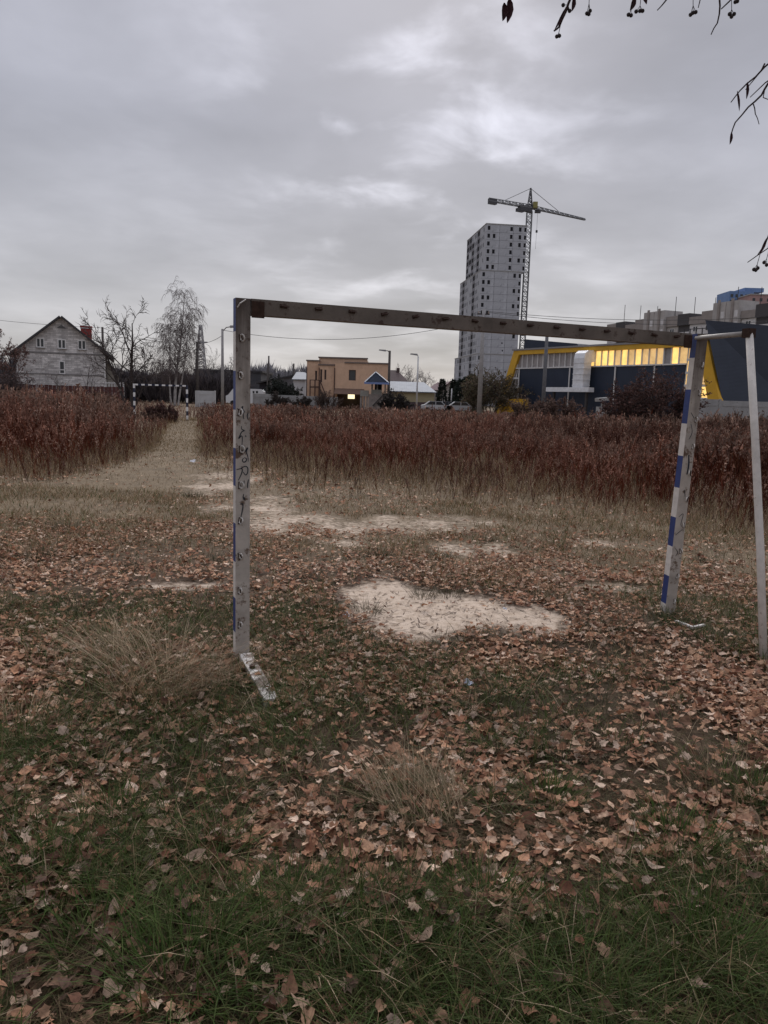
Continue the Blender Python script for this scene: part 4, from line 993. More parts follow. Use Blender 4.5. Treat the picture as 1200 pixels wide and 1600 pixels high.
MB().box(-.55, .55, -.06, .06, P750.z - .5, P750.z - .38).build('crossarm', steel_dark, p750)
mb = MB()
for xx in (-.45, .45): mb.tube([(xx, 0, P750.z - .37), (xx, 0, P750.z - .2)], .05, 6)
mb.build('insulators', mat('insulator', (0.3, 0.22, 0.18), 0.3), p750)
p853, P853 = pole('utility_pole', 'dark grey pole standing before the navy hall facade', 'pole', 855, 520, 53, .15, .11, mat('pole_grey_dark', (0.12, 0.12, 0.125), 0.9, 0.2))
lamp6, P6 = pole('street_lamp', 'dark street lamp rising behind the watchtower hut', 'street lamp', 609, 548, 100, .19, .15, dark_wood, (-1, .5, -.02))
lamp7, P7 = pole('street_lamp', 'slim white street lamp in front of the cream barn', 'street lamp', 653.5, 557, 96, .11, .08, mat('white_pole', (0.5, 0.5, 0.5), 0.6, 0.1), (-1, .1, .2))
pA, PA = pole('utility_pole', 'slim pole beside the grey house roof edge', 'pole', 418, 568, 118, .12, .1, dark_wood)
pB, PB = pole('utility_pole', 'taller dark pole behind the grey house', 'pole', 420, 556, 142, .17, .14, dark_wood)
pC, PC_ = pole('utility_pole', 'short dark pole between grey house and peach house', 'pole', 459, 568, 140, .17, .14, dark_wood)
pW, PW_ = pole('utility_pole', 'thin white post between the two thujas', 'pole', 706, 607, 112, .1, .08, mat('white_pole', ()))
# lattice mast far left
P = at(313.5, 508, 190); lm = thing('lattice_mast', 'slender grey lattice radio mast beyond the trees', 'mast', (P.x, 190, 0))
mb = MB(); lattice(mb, (0, 0, 0), (0, 0, P.z), 3.4, .5, 22, .1); mb.build('lattice', mat('mast_grey', (0.3, 0.3, 0.31), 0.7, 0.1), lm)
def wire(label, a, b, sag, r=.022):
    a, b = Vector(a), Vector(b); pts = []
    for i in range(25):
        t = i / 24; p = a.lerp(b, t); p.z -= sag * 4 * t * (1 - t); pts.append(p)
    o = MB().tube(pts, r, 5).build('overhead_wire', wire_m); tag(o, label, 'wire', 'overhead wires')
top = lambda P, dz=-.12: Vector((P.x, P.y, P.z + dz))
wl_ = at(-260, 462, 88)
PLF = at(-260, 470, 92); pz, PZ = pole('utility_pole', 'wooden pole outside the frame carrying the house wire', 'pole', -260, 462, 92, .2, .15, dark_wood)
wire('overhead wire running left across the brick house roof', top(PZ), top(P160), .55)
wire('overhead wire from the house pole past the birch to the street lamp', top(P160), top(P2, -.3) , .5)
wire('overhead wire leaving the tall lamp to the right behind the crossbar', top(PL, -.1), top(P750, -.9), 1.3)
wire('overhead wire between the tall lamp and the lower dark lamp', top(PL, -.6), top(P2, -.1), .3)
pE, PE = pole('utility_pole', 'concrete pole far right beyond the frame', 'pole', 1420, 470, 78, .24, .15, pole_conc)
wire('upper wire from the tall concrete pole to the right', top(P750, -.2) + Vector((.45, 0, 0)), top(PE), 1.2)
wire('lower wire from the tall concrete pole behind the crossbar', top(P750, -.2) + Vector((-.45, 0, 0)), top(PE, -.4), 1.5)
#--PART4--
# ------------------------------------------------------------------ trees and shrubs
def grow(R, start, dirv, length, r, depth, cfg, out, level=0):
    """recursive bare branch: polyline with radii; out[level] collects (pts, radii)"""
    n = cfg['seg'][min(level, len(cfg['seg']) - 1)]
    p = Vector(start); d = Vector(dirv).normalized(); pts = [p.copy()]; rs = [r]
    end_r = r * cfg.get('taper', .35)
    wob = cfg['wob'][min(level, len(cfg['wob']) - 1)]; grav = cfg['grav'][min(level, len(cfg['grav']) - 1)]
    for i in range(n):
        d = (d + Vector((R.gauss(0, wob), R.gauss(0, wob), R.gauss(0, wob) + grav))).normalized()
        p = p + d * length / n; pts.append(p.copy()); rs.append(r + (end_r - r) * (i + 1) / n)
    out.setdefault(level, []).append((pts, rs))
    if level >= depth: return
    kids = cfg['kids'][min(level, len(cfg['kids']) - 1)]
    for k in range(kids):
        t = cfg['from'][min(level, len(cfg['from']) - 1)]; t = t + (1 - t) * (k + R.random()) / kids
        f = min(t * n, n - 1e-3); i = int(f); b = pts[i].lerp(pts[i + 1], f - i); br = rs[i] + (rs[i + 1] - rs[i]) * (f - i)
        dd = (pts[i + 1] - pts[i]).normalized(); ang = rad(R.gauss(*cfg['ang'][min(level, len(cfg['ang']) - 1)]))
        ax = dd.orthogonal().normalized(); ax.rotate(Matrix.Rotation(R.uniform(0, 6.283), 3, dd) if False else __import__('mathutils').Quaternion(dd, R.uniform(0, 6.283)))
        nd = (dd * math.cos(ang) + ax * math.sin(ang))
        ln = length * cfg['ratio'][min(level, len(cfg['ratio']) - 1)] * R.uniform(.7, 1.2) * (1.15 - .55 * t)
        grow(R, b, nd, ln, max(br * cfg.get('rr', .6), cfg['rmin']), depth, cfg, out, level + 1)
def tree(name, label, px, Y, stems, cfg, seed, bk=bark, tw=twig_m, depth=4, trunk_levels=1, cat='tree', group=None, extra=None):
    base = at(px, 620, Y); t = thing(name, label, cat, (base.x, Y, 0), 0, group); R = random.Random(seed); out = {}
    for (ox, d, ln, r) in stems: grow(R, (ox, 0, -.15), d, ln, r, depth, cfg, out)
    a, b = MB(), MB()
    for lv, L_ in out.items():
        for pts, rs in L_:
            (a if lv <= trunk_levels else b).tube(pts, rs, 7 if lv == 0 else (5 if lv <= trunk_levels else 3), cap=False)
    a.build('trunk', bk, t); b.build('crown', tw, t)
    return t, out
oak = dict(seg=[7, 6, 5, 4, 3], wob=[.07, .13, .17, .2, .2], grav=[.04, .03, .02, .0, 0], kids=[9, 7, 5, 4], ang=[(38, 10), (42, 12), (42, 14), (40, 15)], ratio=[.52, .55, .55, .6], **{'from': [.28, .2, .15, .1]}, rmin=.014, taper=.22, rr=.55)
oak2 = dict(oak); oak2.update(rmin=.021, kids=[11, 7, 5], ang=[(40, 9), (40, 12), (40, 14)]); oak2['from'] = [.25, .2, .15]
tree('bare_tree', 'bare dark tree forked near the ground beside the far goal', 203, 58, [(0, (.04, 0, 1), 6.7, .17), (-.12, (-.34, .05, 1), 6.0, .14), (.1, (.5, -.1, 1), 4.2, .07)], oak2, 14, depth=3)
birch = dict(seg=[9, 6, 6, 5], wob=[.03, .1, .08, .06], grav=[.02, -.02, -.34, -.4], kids=[34, 9, 5], ang=[(42, 9), (50, 18), (35, 15)], ratio=[.27, .85, .6], **{'from': [.22, .25, .2]}, rmin=.016, taper=.12, rr=.4)
tree('birch_tree', 'tall weeping birch with fine drooping twigs behind the bare tree', 273, 96, [(0, (.02, 0, 1), 13.6, .2), (.4, (.12, 0, 1), 11.5, .14), (-.4, (-.10, 0, 1), 10.5, .13)], birch, 3, bk=birch_bark, tw=mat('birch_twigs', (0.12, 0.095, 0.09), 0.95, 0.2), depth=3, trunk_levels=0)
sap = dict(oak); sap['kids'] = [8, 5, 4]; sap['rmin'] = .012
tree('sapling', 'slender bare sapling in front of the right half of the brick house', 134, 62, [(0, (-.05, 0, 1), 4.3, .05), (.1, (.15, 0, 1), 3.3, .035)], sap, 31, depth=2, tw=mat('pale_twigs', (0.16, 0.135, 0.125), 0.95, 0.2))
tree('sapling', 'pale thin sapling in front of the left half of the brick house', 54, 62, [(0, (.02, 0, 1), 3.9, .045)], sap, 32, depth=2, bk=birch_bark, tw=mat('pale_twigs', ()))
tree('sapling', 'small leaning sapling in front of the house doorway window', 96, 66, [(0, (.1, 0, 1), 2.8, .035), (0, (-.25, 0, 1), 2.3, .03)], sap, 33, depth=2, tw=mat('pale_twigs', ()))
def leafy(mbuild, out, lv, R, n, size, colors=None):
    pass
lt_t, lo = tree('leafy_tree', 'tree with sparse reddish leaves at the left edge', -6, 78, [(0, (.1, 0, 1), 6.2, .14), (.3, (.35, 0, 1), 5.2, .1)], oak, 41, depth=3)
shrub = dict(seg=[5, 4, 3], wob=[.12, .18, .2], grav=[.03, .02, 0], kids=[7, 5], ang=[(30, 10), (38, 12)], ratio=[.55, .55], **{'from': [.2, .2]}, rmin=.010, taper=.3, rr=.6)
def leaf_cards(name, out, levels, n_per, size, colors, parent, seed, mname, flat=.5):
    """small leaf faces scattered along the finest branches"""
    R = np.random.default_rng(seed); P = []
    for lv in levels:
        for pts, rs in out.get(lv, []):
            for _ in range(n_per):
                i = R.integers(0, len(pts) - 1); f = R.random(); p = pts[i].lerp(pts[i + 1], f); P.append((p.x, p.y, p.z))
    P = np.array(P) + R.normal(0, size * .6, (len(P), 3)); n = len(P)
    a = R.normal(size=(n, 3)); a /= np.linalg.norm(a, axis=1, keepdims=True); b = np.cross(a, R.normal(size=(n, 3))); b /= np.linalg.norm(b, axis=1, keepdims=True)
    s = size * R.uniform(.6, 1.3, (n, 1))
    V = np.stack([P - a * s, P + b * s * flat, P + a * s, P - b * s * flat], 1); T = (np.arange(n) * 4)[:, None, None] + np.array([[0, 1, 2], [0, 2, 3]])[None]
    C = np.array(colors)[R.integers(0, len(colors), n)] * R.uniform(.7, 1.3, (n, 1)); C = np.repeat(C[:, None], 4, 1)
    return link(name, np_mesh(name, V, T, C, attr_mat(mname, .9, .15)), parent)
leaf_cards('foliage', lo, [2, 3], 4, .08, [(.16, .085, .07), (.12, .075, .065), (.2, .12, .1)], lt_t, 5, 'tree_leaves')
def bush(label, px, Y, w, h, seed, cols, n=26, name='bush', nl=5, size=.07, tw=None):
    stems = []; R = random.Random(seed)
    for i in range(n):
        a = R.uniform(-1, 1); stems.append((a * w * .32, (a * .55 + R.gauss(0, .12), R.gauss(0, .3), 1), h * R.uniform(.65, 1.05) * (1 - .25 * abs(a)), .025))
    t, o = tree(name, label, px, Y, stems, shrub, seed, depth=2, trunk_levels=0, cat='bush', tw=tw or twig_m)
    leaf_cards('foliage', o, [1, 2], nl, size, cols, t, seed, 'bush_leaves')
    return t
redb = [(.085, .042, .036), (.11, .06, .048), (.06, .033, .03)]
bush('large dark reddish bush in front of the navy hall beside the right post', 1022, 46, 3.2, 3.5, 51, redb, 40, nl=7)
bush('smaller reddish bush just left of the large dark one', 985, 48, 2.4, 2.6, 52, redb, 26, nl=6)
bush('brown thicket hiding the foot of the duct on the hall', 872, 50, 3.0, 2.0, 53, [(.14, .09, .07), (.1, .06, .05)], 26)
bush('brown thicket below the yellow canopy of the hall', 835, 56, 3.6, 2.0, 54, [(.15, .1, .075), (.1, .065, .05)], 26)
bush('tall olive brown willow bush between concrete pole and hall', 766, 78, 3.6, 4.6, 55, [(.12, .11, .065), (.09, .075, .05), (.14, .1, .07)], 44, nl=8, size=.09)
bush('dark round shrub beside the watchtower hut', 617, 90, 2.6, 2.4, 56, [(.03, .028, .028), (.045, .04, .036)], 26, nl=10)
bush('dark rounded evergreen shrub before the grey house', 442, 112, 3.0, 3.6, 57, [(.025, .032, .028), (.035, .04, .034)], 30, nl=14, size=.1)
bush('low dark shrub at the fence below the grey house', 433, 95, 2.0, 1.9, 58, [(.05, .04, .035)], 16, nl=8)
bush('low dark shrub at the fence below the peach house', 472, 95, 1.8, 1.7, 59, [(.05, .04, .035)], 16, nl=8)
bush('brown bush before the steel stair of the peach house', 512, 96, 2.2, 2.3, 60, [(.10, .07, .055), (.08, .055, .045)], 18)
bush('bare shrub at the left edge below the leafy tree', 6, 72, 3.5, 3.2, 61, [(.08, .06, .06), (.1, .07, .065)], 26)
bush('dark weedy bush in front of the far goal mouth', 252, 41, 1.4, 1.0, 62, redb, 22, nl=6, size=.05)
def conifer(name, label, px, Y, h, w, seed, cols, nlay=900):
    R = np.random.default_rng(seed); base = at(px, 620, Y); t = thing(name, label, 'conifer', (base.x, Y, 0))
    MB().tube([(0, 0, -.2), (0, 0, h * .9)], [.12, .03], 6).build('trunk', bark, t)
    n = nlay; z = R.uniform(.15, h, n); rr = w / 2 * np.sqrt(np.clip(1 - (z / h), 0.01, 1)) * np.clip(z / (h * .12), .5, 1) * (.55 + .45 * R.random(n) ** .4); an = R.uniform(0, 6.283, n)
    P = np.stack([rr * np.cos(an), rr * np.sin(an), z], 1); o = np.stack([np.cos(an), np.sin(an), R.uniform(.2, 1.2, n)], 1); o /= np.linalg.norm(o, axis=1, keepdims=True)
    sd_ = np.cross(o, R.normal(size=(n, 3))); sd_ /= np.linalg.norm(sd_, axis=1, keepdims=True); s = R.uniform(.14, .32, (n, 1))
    V = np.stack([P - sd_ * s * .45, P + sd_ * s * .45, P + o * s * 1.5], 1); T = np.arange(n * 3).reshape(-1, 3)
    C = np.repeat((np.array(cols)[R.integers(0, len(cols), n)] * R.uniform(.7, 1.3, (n, 1)))[:, None], 3, 1)
    link('foliage', np_mesh('foliage', V, T, C, attr_mat('bush_leaves', .9, .15)), t)
dk = [(.018, .026, .02), (.028, .034, .026)]
conifer('thuja', 'left dark columnar thuja in front of the gabled house', 690.5, 114, 4.6, 1.6, 71, dk)
conifer('thuja', 'right dark columnar thuja at the gabled house corner', 708, 114, 4.6, 1.5, 72, dk)
for i, (px, h, lab) in enumerate(((719, 4.6, 'dark spruce just right of the gabled house'), (728, 5.0, 'middle spruce of the dark row left of the concrete pole'), (737, 5.3, 'spruce nearest the concrete pole, tallest of its row'))):
    conifer('spruce_tree', lab, px, 112, h, 2.6, 73 + i, [(.025, .036, .03), (.035, .045, .036)], 1300)
for i, (px, Y, h, lab) in enumerate(((650, 150, 7.0, 'bare tree crown behind the silver roof of the barn'), (634, 155, 7.2, 'bare tree behind the dark brown hipped roof'), (664, 160, 6.3, 'small bare tree at the right end of the barn roof'), (338, 140, 7.4, 'bare tree behind the shed left of the street lamp'), (362, 150, 7.6, 'bare tree rising over the flat dark shed'))):
    c = dict(oak); c['rmin'] = .02; c['kids'] = [10, 6, 5]
    tree('bare_tree', lab, px, Y, [(0, (0, 0, 1), h, .16), (.3, (.25, 0, 1), h * .8, .1), (-.3, (-.3, 0, 1), h * .8, .1)], c, 80 + i, depth=3, tw=mat('far_twigs', (0.11, 0.095, 0.095), 0.95, 0.2))
# far woods that read as one mass
def woods(label, px0, px1, Y, h, n, seed, cols, size):
    R = np.random.default_rng(seed); a, b = at(px0, 620, Y), at(px1, 620, Y)
    cx = R.uniform(a.x, b.x, n); cy = Y + R.uniform(0, 25, n); ch = h * R.uniform(.6, 1.08, n) * (.75 + .4 * fbm(cx * .12, cy * 0 + 3, 7)); V = []; C = []
    for i in range(n):
        m = 260; z = ch[i] * R.random(m) ** .7; rr = (.10 + .16 * np.sin(np.clip(z / ch[i], 0, 1) * 3.0)) * ch[i] * R.random(m); an = R.uniform(0, 6.283, m)
        P = np.stack([cx[i] + rr * np.cos(an), cy[i] + rr * np.sin(an), z], 1); d = np.stack([np.cos(an) * .5, np.sin(an) * .5, R.uniform(.5, 1.5, m)], 1)
        s = size * R.uniform(.5, 1.3, (m, 1)); sd_ = np.stack([R.normal(size=m), R.normal(size=m), R.normal(size=m) * .3], 1) * .05
        V.append(np.stack([P - sd_ * s, P + sd_ * s, P + d * s], 1)); C.append(np.repeat((np.array(cols)[R.integers(0, len(cols), m)] * R.uniform(.7, 1.3, (m, 1)))[:, None], 3, 1))
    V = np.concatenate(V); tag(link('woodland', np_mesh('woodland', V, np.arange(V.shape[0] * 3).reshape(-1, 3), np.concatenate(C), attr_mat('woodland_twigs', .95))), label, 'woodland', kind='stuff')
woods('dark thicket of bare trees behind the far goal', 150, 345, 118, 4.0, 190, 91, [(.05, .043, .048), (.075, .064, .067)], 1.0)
woods('pale grey distant wood behind the grey house', 330, 500, 300, 11.5, 130, 92, [(.22, .215, .23), (.27, .26, .275)], 2.6)  # distance haze is put into these pale twig colours
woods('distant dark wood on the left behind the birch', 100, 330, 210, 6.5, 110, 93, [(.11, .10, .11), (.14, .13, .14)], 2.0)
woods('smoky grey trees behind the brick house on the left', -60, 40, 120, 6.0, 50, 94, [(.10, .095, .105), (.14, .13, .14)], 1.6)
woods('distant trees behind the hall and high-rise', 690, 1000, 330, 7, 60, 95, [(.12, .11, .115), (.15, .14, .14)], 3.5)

# ------------------------------------------------------------------ field of dry weeds
RW = np.random.default_rng(77)
def weed_template(seed, full):
    """dry stalk about 1 m tall: stem, withered leaves, fluffy branched head"""
    R = np.random.default_rng(seed); V, T, C = [], [], []
    def tri(a, b, c, colr):
        k = len(V); V.extend([a, b, c]); T.append((k, k + 1, k + 2)); C.extend([colr] * 3)
    red = np.array([.10, .040, .026]); brn = np.array([.15, .08, .048]); head = np.array([.235, .195, .17]); pale_ = np.array([.46, .39, .33])
    w = .0075 if full else .02; lean = R.normal(0, .14, 2)
    stem = lambda z: np.array([lean[0] * z * z, lean[1] * z * z, z])
    for a in (0, 1.57) if full else (R.uniform(0, 3.1),):
        d = np.array([math.cos(a), math.sin(a), 0]) * w
        for z0, z1 in ((0, .5), (.5, 1.0)) if full else ((0, 1.0),):
            p, q_ = stem(z0), stem(z1); tri(p - d, p + d, q_, red); 
            if full: tri(p - d, q_, q_ - d * .6, red)
    for _ in range(3 if full else 1):       # neighbouring plain stalks
        a = R.uniform(0, 6.283); o = np.array([math.cos(a), math.sin(a), 0]) * R.uniform(.05, .16); d = np.array([math.cos(a + 1), math.sin(a + 1), 0]) * w * .8; hz2 = R.uniform(.45, .9)
        tri(o - d, o + d, o * 1.3 + stem(hz2), (red if R.random() < .6 else brn) * R.uniform(.8, 1.6))
    nl = 20 if full else 7
    for i in range(nl):
        z = .08 + .74 * (i + R.random()) / nl; a = R.uniform(0, 6.283); ln = R.uniform(.07, .17) * (1 if full else 1.5); o = np.array([math.cos(a), math.sin(a), 0]); s = np.array([-o[1], o[0], 0]) * (R.uniform(.008, .018) if full else .035)
        p = stem(z); up_ = R.uniform(.3, 1.5) if R.random() < .75 else R.uniform(-1.2, .2); tip = p + o * ln * .38 + np.array([0, 0, ln * up_]); c = red * R.uniform(.7, 1.5) if R.random() < .7 else brn * R.uniform(.8, 1.4)
        tri(p - s * .3, p + o * ln * .22 + s * .7 + np.array([0, 0, ln * .35 * up_]), tip, c)
        if full: tri(p + s * .3, p + o * ln * .22 - s * .7 + np.array([0, 0, ln * .35 * up_]), tip, c * .9)
    nb = 10 if full else 5
    for i in range(nb):
        z = .68 + .30 * (i + R.random()) / nb; a = R.uniform(0, 6.283); ln = R.uniform(.09, .2) * (1.25 - z * .7); o = np.array([math.cos(a), math.sin(a), 0]); p = stem(z); tip = p + o * ln * .45 + np.array([0, 0, ln * .95])
        d = np.array([-o[1], o[0], 0]) * .004
        if full: tri(p - d, p + d, tip, brn)
        for k in range(3 if full else 2):
            f = R.uniform(.35, 1.05); c0_ = p + (tip - p) * f + R.normal(0, .014, 3); s = R.uniform(.012, .026) * (1 if full else 2.0)
            b_ = R.normal(size=(3, 3)) * s * np.array([.8, .8, 1.5]); tri(c0_ + b_[0], c0_ + b_[1], c0_ + b_[2], (head if R.random() < .88 else pale_) * R.uniform(.65, 1.3))
    return np.array(V), np.array(T), np.array(C)
TF = [weed_template(200 + i, True) for i in range(9)]; TS = [weed_template(300 + i, False) for i in range(7)]
def scatter_templates(temps, X, Y, Hh, wid, seed, tintv=None):
    R = np.random.default_rng(seed); which = R.integers(0, len(temps), len(X)); Vs, Ts, Cs = [], [], []; off = 0
    Z = ground_z(X, Y) - .02
    for k, (v, t, c) in enumerate(temps):
        m = which == k; n = m.sum()
        if not n: continue
        a = R.uniform(0, 6.283, n); ca, sa = np.cos(a)[:, None], np.sin(a)[:, None]; h = Hh[m][:, None]; ww = wid[m][:, None] * h
        x = (v[None, :, 0] * ca - v[None, :, 1] * sa) * ww + X[m][:, None]; y = (v[None, :, 0] * sa + v[None, :, 1] * ca) * ww + Y[m][:, None]; z = v[None, :, 2] * h + Z[m][:, None]
        lx = R.normal(0, .12, n)[:, None]; x = x + lx * v[None, :, 2] * h
        Vs.append(np.stack([x, y, z], -1).reshape(-1, 3)); Ts.append((np.arange(n)[:, None, None] * len(v) + t[None] + off).reshape(-1, 3)); off += n * len(v)
        tv = np.ones((n, 1, 3)) if tintv is None else tintv[m][:, None, :]
        Cs.append((c[None] * np.array([.70, .55, .51]) * tv * R.uniform(.75, 1.25, (n, 1, 1))).reshape(-1, 3))
    return np.concatenate(Vs), np.concatenate(Ts), np.concatenate(Cs)
def weed_spots(n, y0, y1, seed):
    R = np.random.default_rng(seed); y = np.sqrt(R.uniform(y0 ** 2, y1 ** 2, n)); x = R.uniform(-.62, .66, n) * y
    w = weed_field(x, y); px, _ = project(x, y)
    edge = smooth(w, -48, 66) ** 1.25; keep = (R.random(n) < edge * (.45 + .75 * smooth(fbm(x * .5, y * .35, 43), .3, .6))) & (trail(x, y) + R.normal(0, .16, n) < .35)
    keep &= ~((np.hypot(x - (fgx - 1.4), (y - 43.2) * .6) < 1.9) & (R.random(n) < .75))
    keep &= ~((x > 40 * 0 + 12) & (y > 56))
    x, y = x[keep], y[keep]; px = px[keep]
    left = smooth(px, 330, 240)
    h = (.76 + .36 * left + .15 * smooth(px, 900, 1150)) * (.55 + .8 * fbm(x * .5, y * .4, 44)) * np.clip(R.normal(1, .2, len(x)), .4, 1.6) * (.40 + .60 * smooth(weed_field(x, y), -40, 80))
    h *= 1 - .45 * smooth(px, 175, 215) * smooth(px, 330, 290) * smooth(y, 18, 26)
    h *= 1 - .30 * smooth(y, 45, 75) * (1 - left * .4)
    g = fbm(x * .4, y * .25, 46)[:, None]; tv = np.array([1.2, .92, .82]) * smooth(g, .35, .6) + np.array([1.1, 1.1, 1.05]) * (1 - smooth(g, .35, .6)); kk = R.random((len(x), 1)); tv = tv * (.62 + .62 * smooth(fbm(x * .28 + 3, y * .16, 48), .34, .64))[:, None]; tv = np.where(kk < .10, np.array([1.6, 1.6, 1.5]), np.where(kk > .8, tv * .7, tv))
    return x, y, np.clip(h, .35, 1.9), tv
parts = []
for n, y0, y1, temps, wd, sd_ in ((14500, 8.0, 27, TF, 1.0, 1), (12000, 27, 50, TS, 1.05, 2), (7000, 50, 98, TS, 1.7, 3)):
    x, y, h, tv = weed_spots(n, y0, y1, sd_); parts.append((scatter_templates(temps, x, y, h, np.full(len(x), wd), sd_ + 10, tv), x))
    print('weeds', y0, len(x))
def join_parts(ps):
    off = 0; V, T, C = [], [], []
    for v, t, c in ps: V.append(v); T.append(t + off); C.append(c); off += len(v)
    return np.concatenate(V), np.concatenate(T), np.concatenate(C)
V, T, C = join_parts([p for p, _ in parts])
px_, _ = project(V[:, 0], V[:, 1]); lf = (px_ < 300)[T[:, 0]]
wm_ = attr_mat('dry_weeds', .95, .12)
for sel, lab in ((lf, 'tall dry reddish brown weeds left of the trodden path'), (~lf, 'wide field of dry reddish brown weeds right of the path')):
    tt = T[sel]; u, inv_ = np.unique(tt, return_inverse=True)
    tag(link('dry_weeds', np_mesh('dry_weeds', V[u], inv_.reshape(-1, 3), C[u], wm_)), lab, 'weeds', kind='stuff')

# ------------------------------------------------------------------ grass
def blades(X, Y, Hh, W, bend, C, seed, segs=3, Z=None, yaw=None, lean=.25):
    R = np.random.default_rng(seed); n = len(X)
    if Z is None: Z = ground_z(X, Y) - .01
    if yaw is None: yaw = R.uniform(0, 6.283, n)
    o = np.stack([np.cos(yaw), np.sin(yaw)], 1); tw = yaw + 1.57 + R.normal(0, .5, n); s = np.stack([np.cos(tw), np.sin(tw)], 1); ln0 = np.abs(R.normal(0, lean, n))
    vs = []
    for i in range(segs + 1):
        t = i / segs; out_ = Hh * (ln0 * t + bend * t * t); z = Z + Hh * t * (1 - .38 * bend * t); cx, cy = X + o[:, 0] * out_, Y + o[:, 1] * out_
        if i == segs: vs.append(np.stack([cx, cy, z], 1))
        else:
            w = W * (1 - .65 * t) / 2
            vs.append(np.stack([cx - s[:, 0] * w, cy - s[:, 1] * w, z], 1)); vs.append(np.stack([cx + s[:, 0] * w, cy + s[:, 1] * w, z], 1))
    nv = 2 * segs + 1; V = np.stack(vs, 1); t = []
    for i in range(segs - 1): t += [(2 * i, 2 * i + 1, 2 * i + 3), (2 * i, 2 * i + 3, 2 * i + 2)]
    t.append((2 * segs - 2, 2 * segs - 1, 2 * segs)); T = np.arange(n)[:, None, None] * nv + np.array(t)[None]
    return V.reshape(-1, 3), T.reshape(-1, 3), np.repeat(C[:, None], nv, 1).reshape(-1, 3)
def frustum(n, y0, y1, R, pad=.58): 
    y = np.sqrt(R.uniform(y0 ** 2, y1 ** 2, n)); x = R.uniform(-pad, pad, n) * (y + .25) ; return x, y
def pick(cols, n, R, lo=.7, hi=1.3): return np.array(cols)[R.integers(0, len(cols), n)] * R.uniform(lo, hi, (n, 1))
GREEN = [(.046, .07, .014), (.064, .086, .022), (.034, .053, .012), (.09, .09, .032)]
DRY = [(.23, .155, .085), (.28, .20, .12), (.17, .11, .06), (.34, .26, .17)]
R = np.random.default_rng(501)
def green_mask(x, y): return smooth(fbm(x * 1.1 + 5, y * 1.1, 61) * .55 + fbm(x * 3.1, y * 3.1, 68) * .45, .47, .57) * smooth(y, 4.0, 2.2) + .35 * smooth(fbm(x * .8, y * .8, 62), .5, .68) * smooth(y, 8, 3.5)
gp_ = []
x, y = frustum(190000, 1.3, 6.5, R); gmk = green_mask(x, y); s_ = sand(x, y); k = R.random(len(x)) < gmk * (1 - smooth(s_, .1, .4)); x, y = x[k], y[k]
hh = R.uniform(.06, .19, len(x)) * (.6 + .8 * fbm(x * 2, y * 2, 63)); mixd = R.random(len(x)) < .13
C_ = np.where(mixd[:, None], pick(DRY, len(x), R), pick(GREEN, len(x), R)); gp_.append(blades(x, y, hh, R.uniform(.0028, .0055, len(x)), R.uniform(.2, 1.3, len(x)), C_, 1)); print('green', len(x))
x, y = frustum(80000, 1.35, 12, R); s_ = sand(x, y); k = R.random(len(x)) < (.25 + .75 * smooth(fbm(x * .9 + 9, y * .9, 64), .42, .62)) * (1 - smooth(s_, .1, .4)) * (.28 + .72 * smooth(y, 3.2, 6.0)); x, y = x[k], y[k]
hh = R.uniform(.04, .17, len(x)) * (.6 + .8 * fbm(x * 1.5, y * 1.5, 65)); C_ = np.where((R.random(len(x)) < .22)[:, None], pick(GREEN, len(x), R), pick(DRY, len(x), R))
gp_.append(blades(x, y, hh, R.uniform(.002, .0045, len(x)) * np.clip(y / 4, 1, 2.2), R.uniform(.2, 1.2, len(x)), C_, 2, 2)); print('dry', len(x))
x, y = frustum(34000, 1.3, 5.5, R); x2_, y2_ = frustum(22000, 1.3, 2.9, R); x, y = np.append(x, x2_), np.append(y, y2_); s_ = sand(x, y); k = R.random(len(x)) < (1 - smooth(s_, .2, .6)) * (.4 + .6 * smooth(y, 5.5, 3)); x, y = x[k], y[k]
gp_.append(blades(x, y, R.uniform(.03, .10, len(x)), R.uniform(.002, .005, len(x)), R.uniform(.6, 1.6, len(x)), pick([(.11, .072, .038), (.075, .05, .026), (.15, .108, .06), (.06, .06, .022)], len(x), R), 6, 2, lean=1.6))
tag(link('grass', np_mesh('grass', *join_parts(gp_), attr_mat('grass_blades', .8, .2))), 'short green and straw coloured grass between the fallen leaves', 'grass', kind='stuff')
# trodden turf and straw fringe in front of the weeds
gp_ = []
x, y = frustum(120000, 7.5, 26, R, .66); w = weed_field(x, y); s_ = sand(x, y); tr_ = trail(x, y)
k = R.random(len(x)) < np.clip(.55 - .3 * smooth(s_, .1, .4) * 2 + .35 * smooth(w, -45, 5), 0, 1) * (1 - smooth(w, 30, 75)) * (1 - .6 * tr_); x, y = x[k], y[k]; w = w[k]; tr_ = tr_[k]
fr_ = smooth(w, -38, 8) * (1 - tr_) ; hh = R.uniform(.03, .09, len(x)) + fr_ * R.uniform(.05, .42, len(x)) * (.4 + fbm(x * .8, y * .8, 67))
olive = [(.20, .148, .085), (.24, .18, .105), (.16, .122, .068)]
C_ = np.where((R.random(len(x)) < .55)[:, None], pick(DRY, len(x), R, .7, 1.2), pick(olive, len(x), R)); redk = (R.random(len(x)) < .30 * fr_)[:, None]; C_ = np.where(redk, pick([(.09, .045, .035), (.12, .065, .05)], len(x), R), C_)
gp_.append(blades(x, y, hh, R.uniform(.006, .013, len(x)) * np.clip(y / 12, .8, 1.6), R.uniform(.1, .9, len(x)), C_, 3, 2)); print('fringe', len(x))
n = 9000; y = R.uniform(20, 46, n); x = np.interp(y, [p[1] for p in TRAIL[::-1]], [p[0] for p in TRAIL[::-1]]) + R.normal(0, .8, n); k = R.random(n) < .6 + .4 * (1 - trail(x, y)); x, y = x[k], y[k]
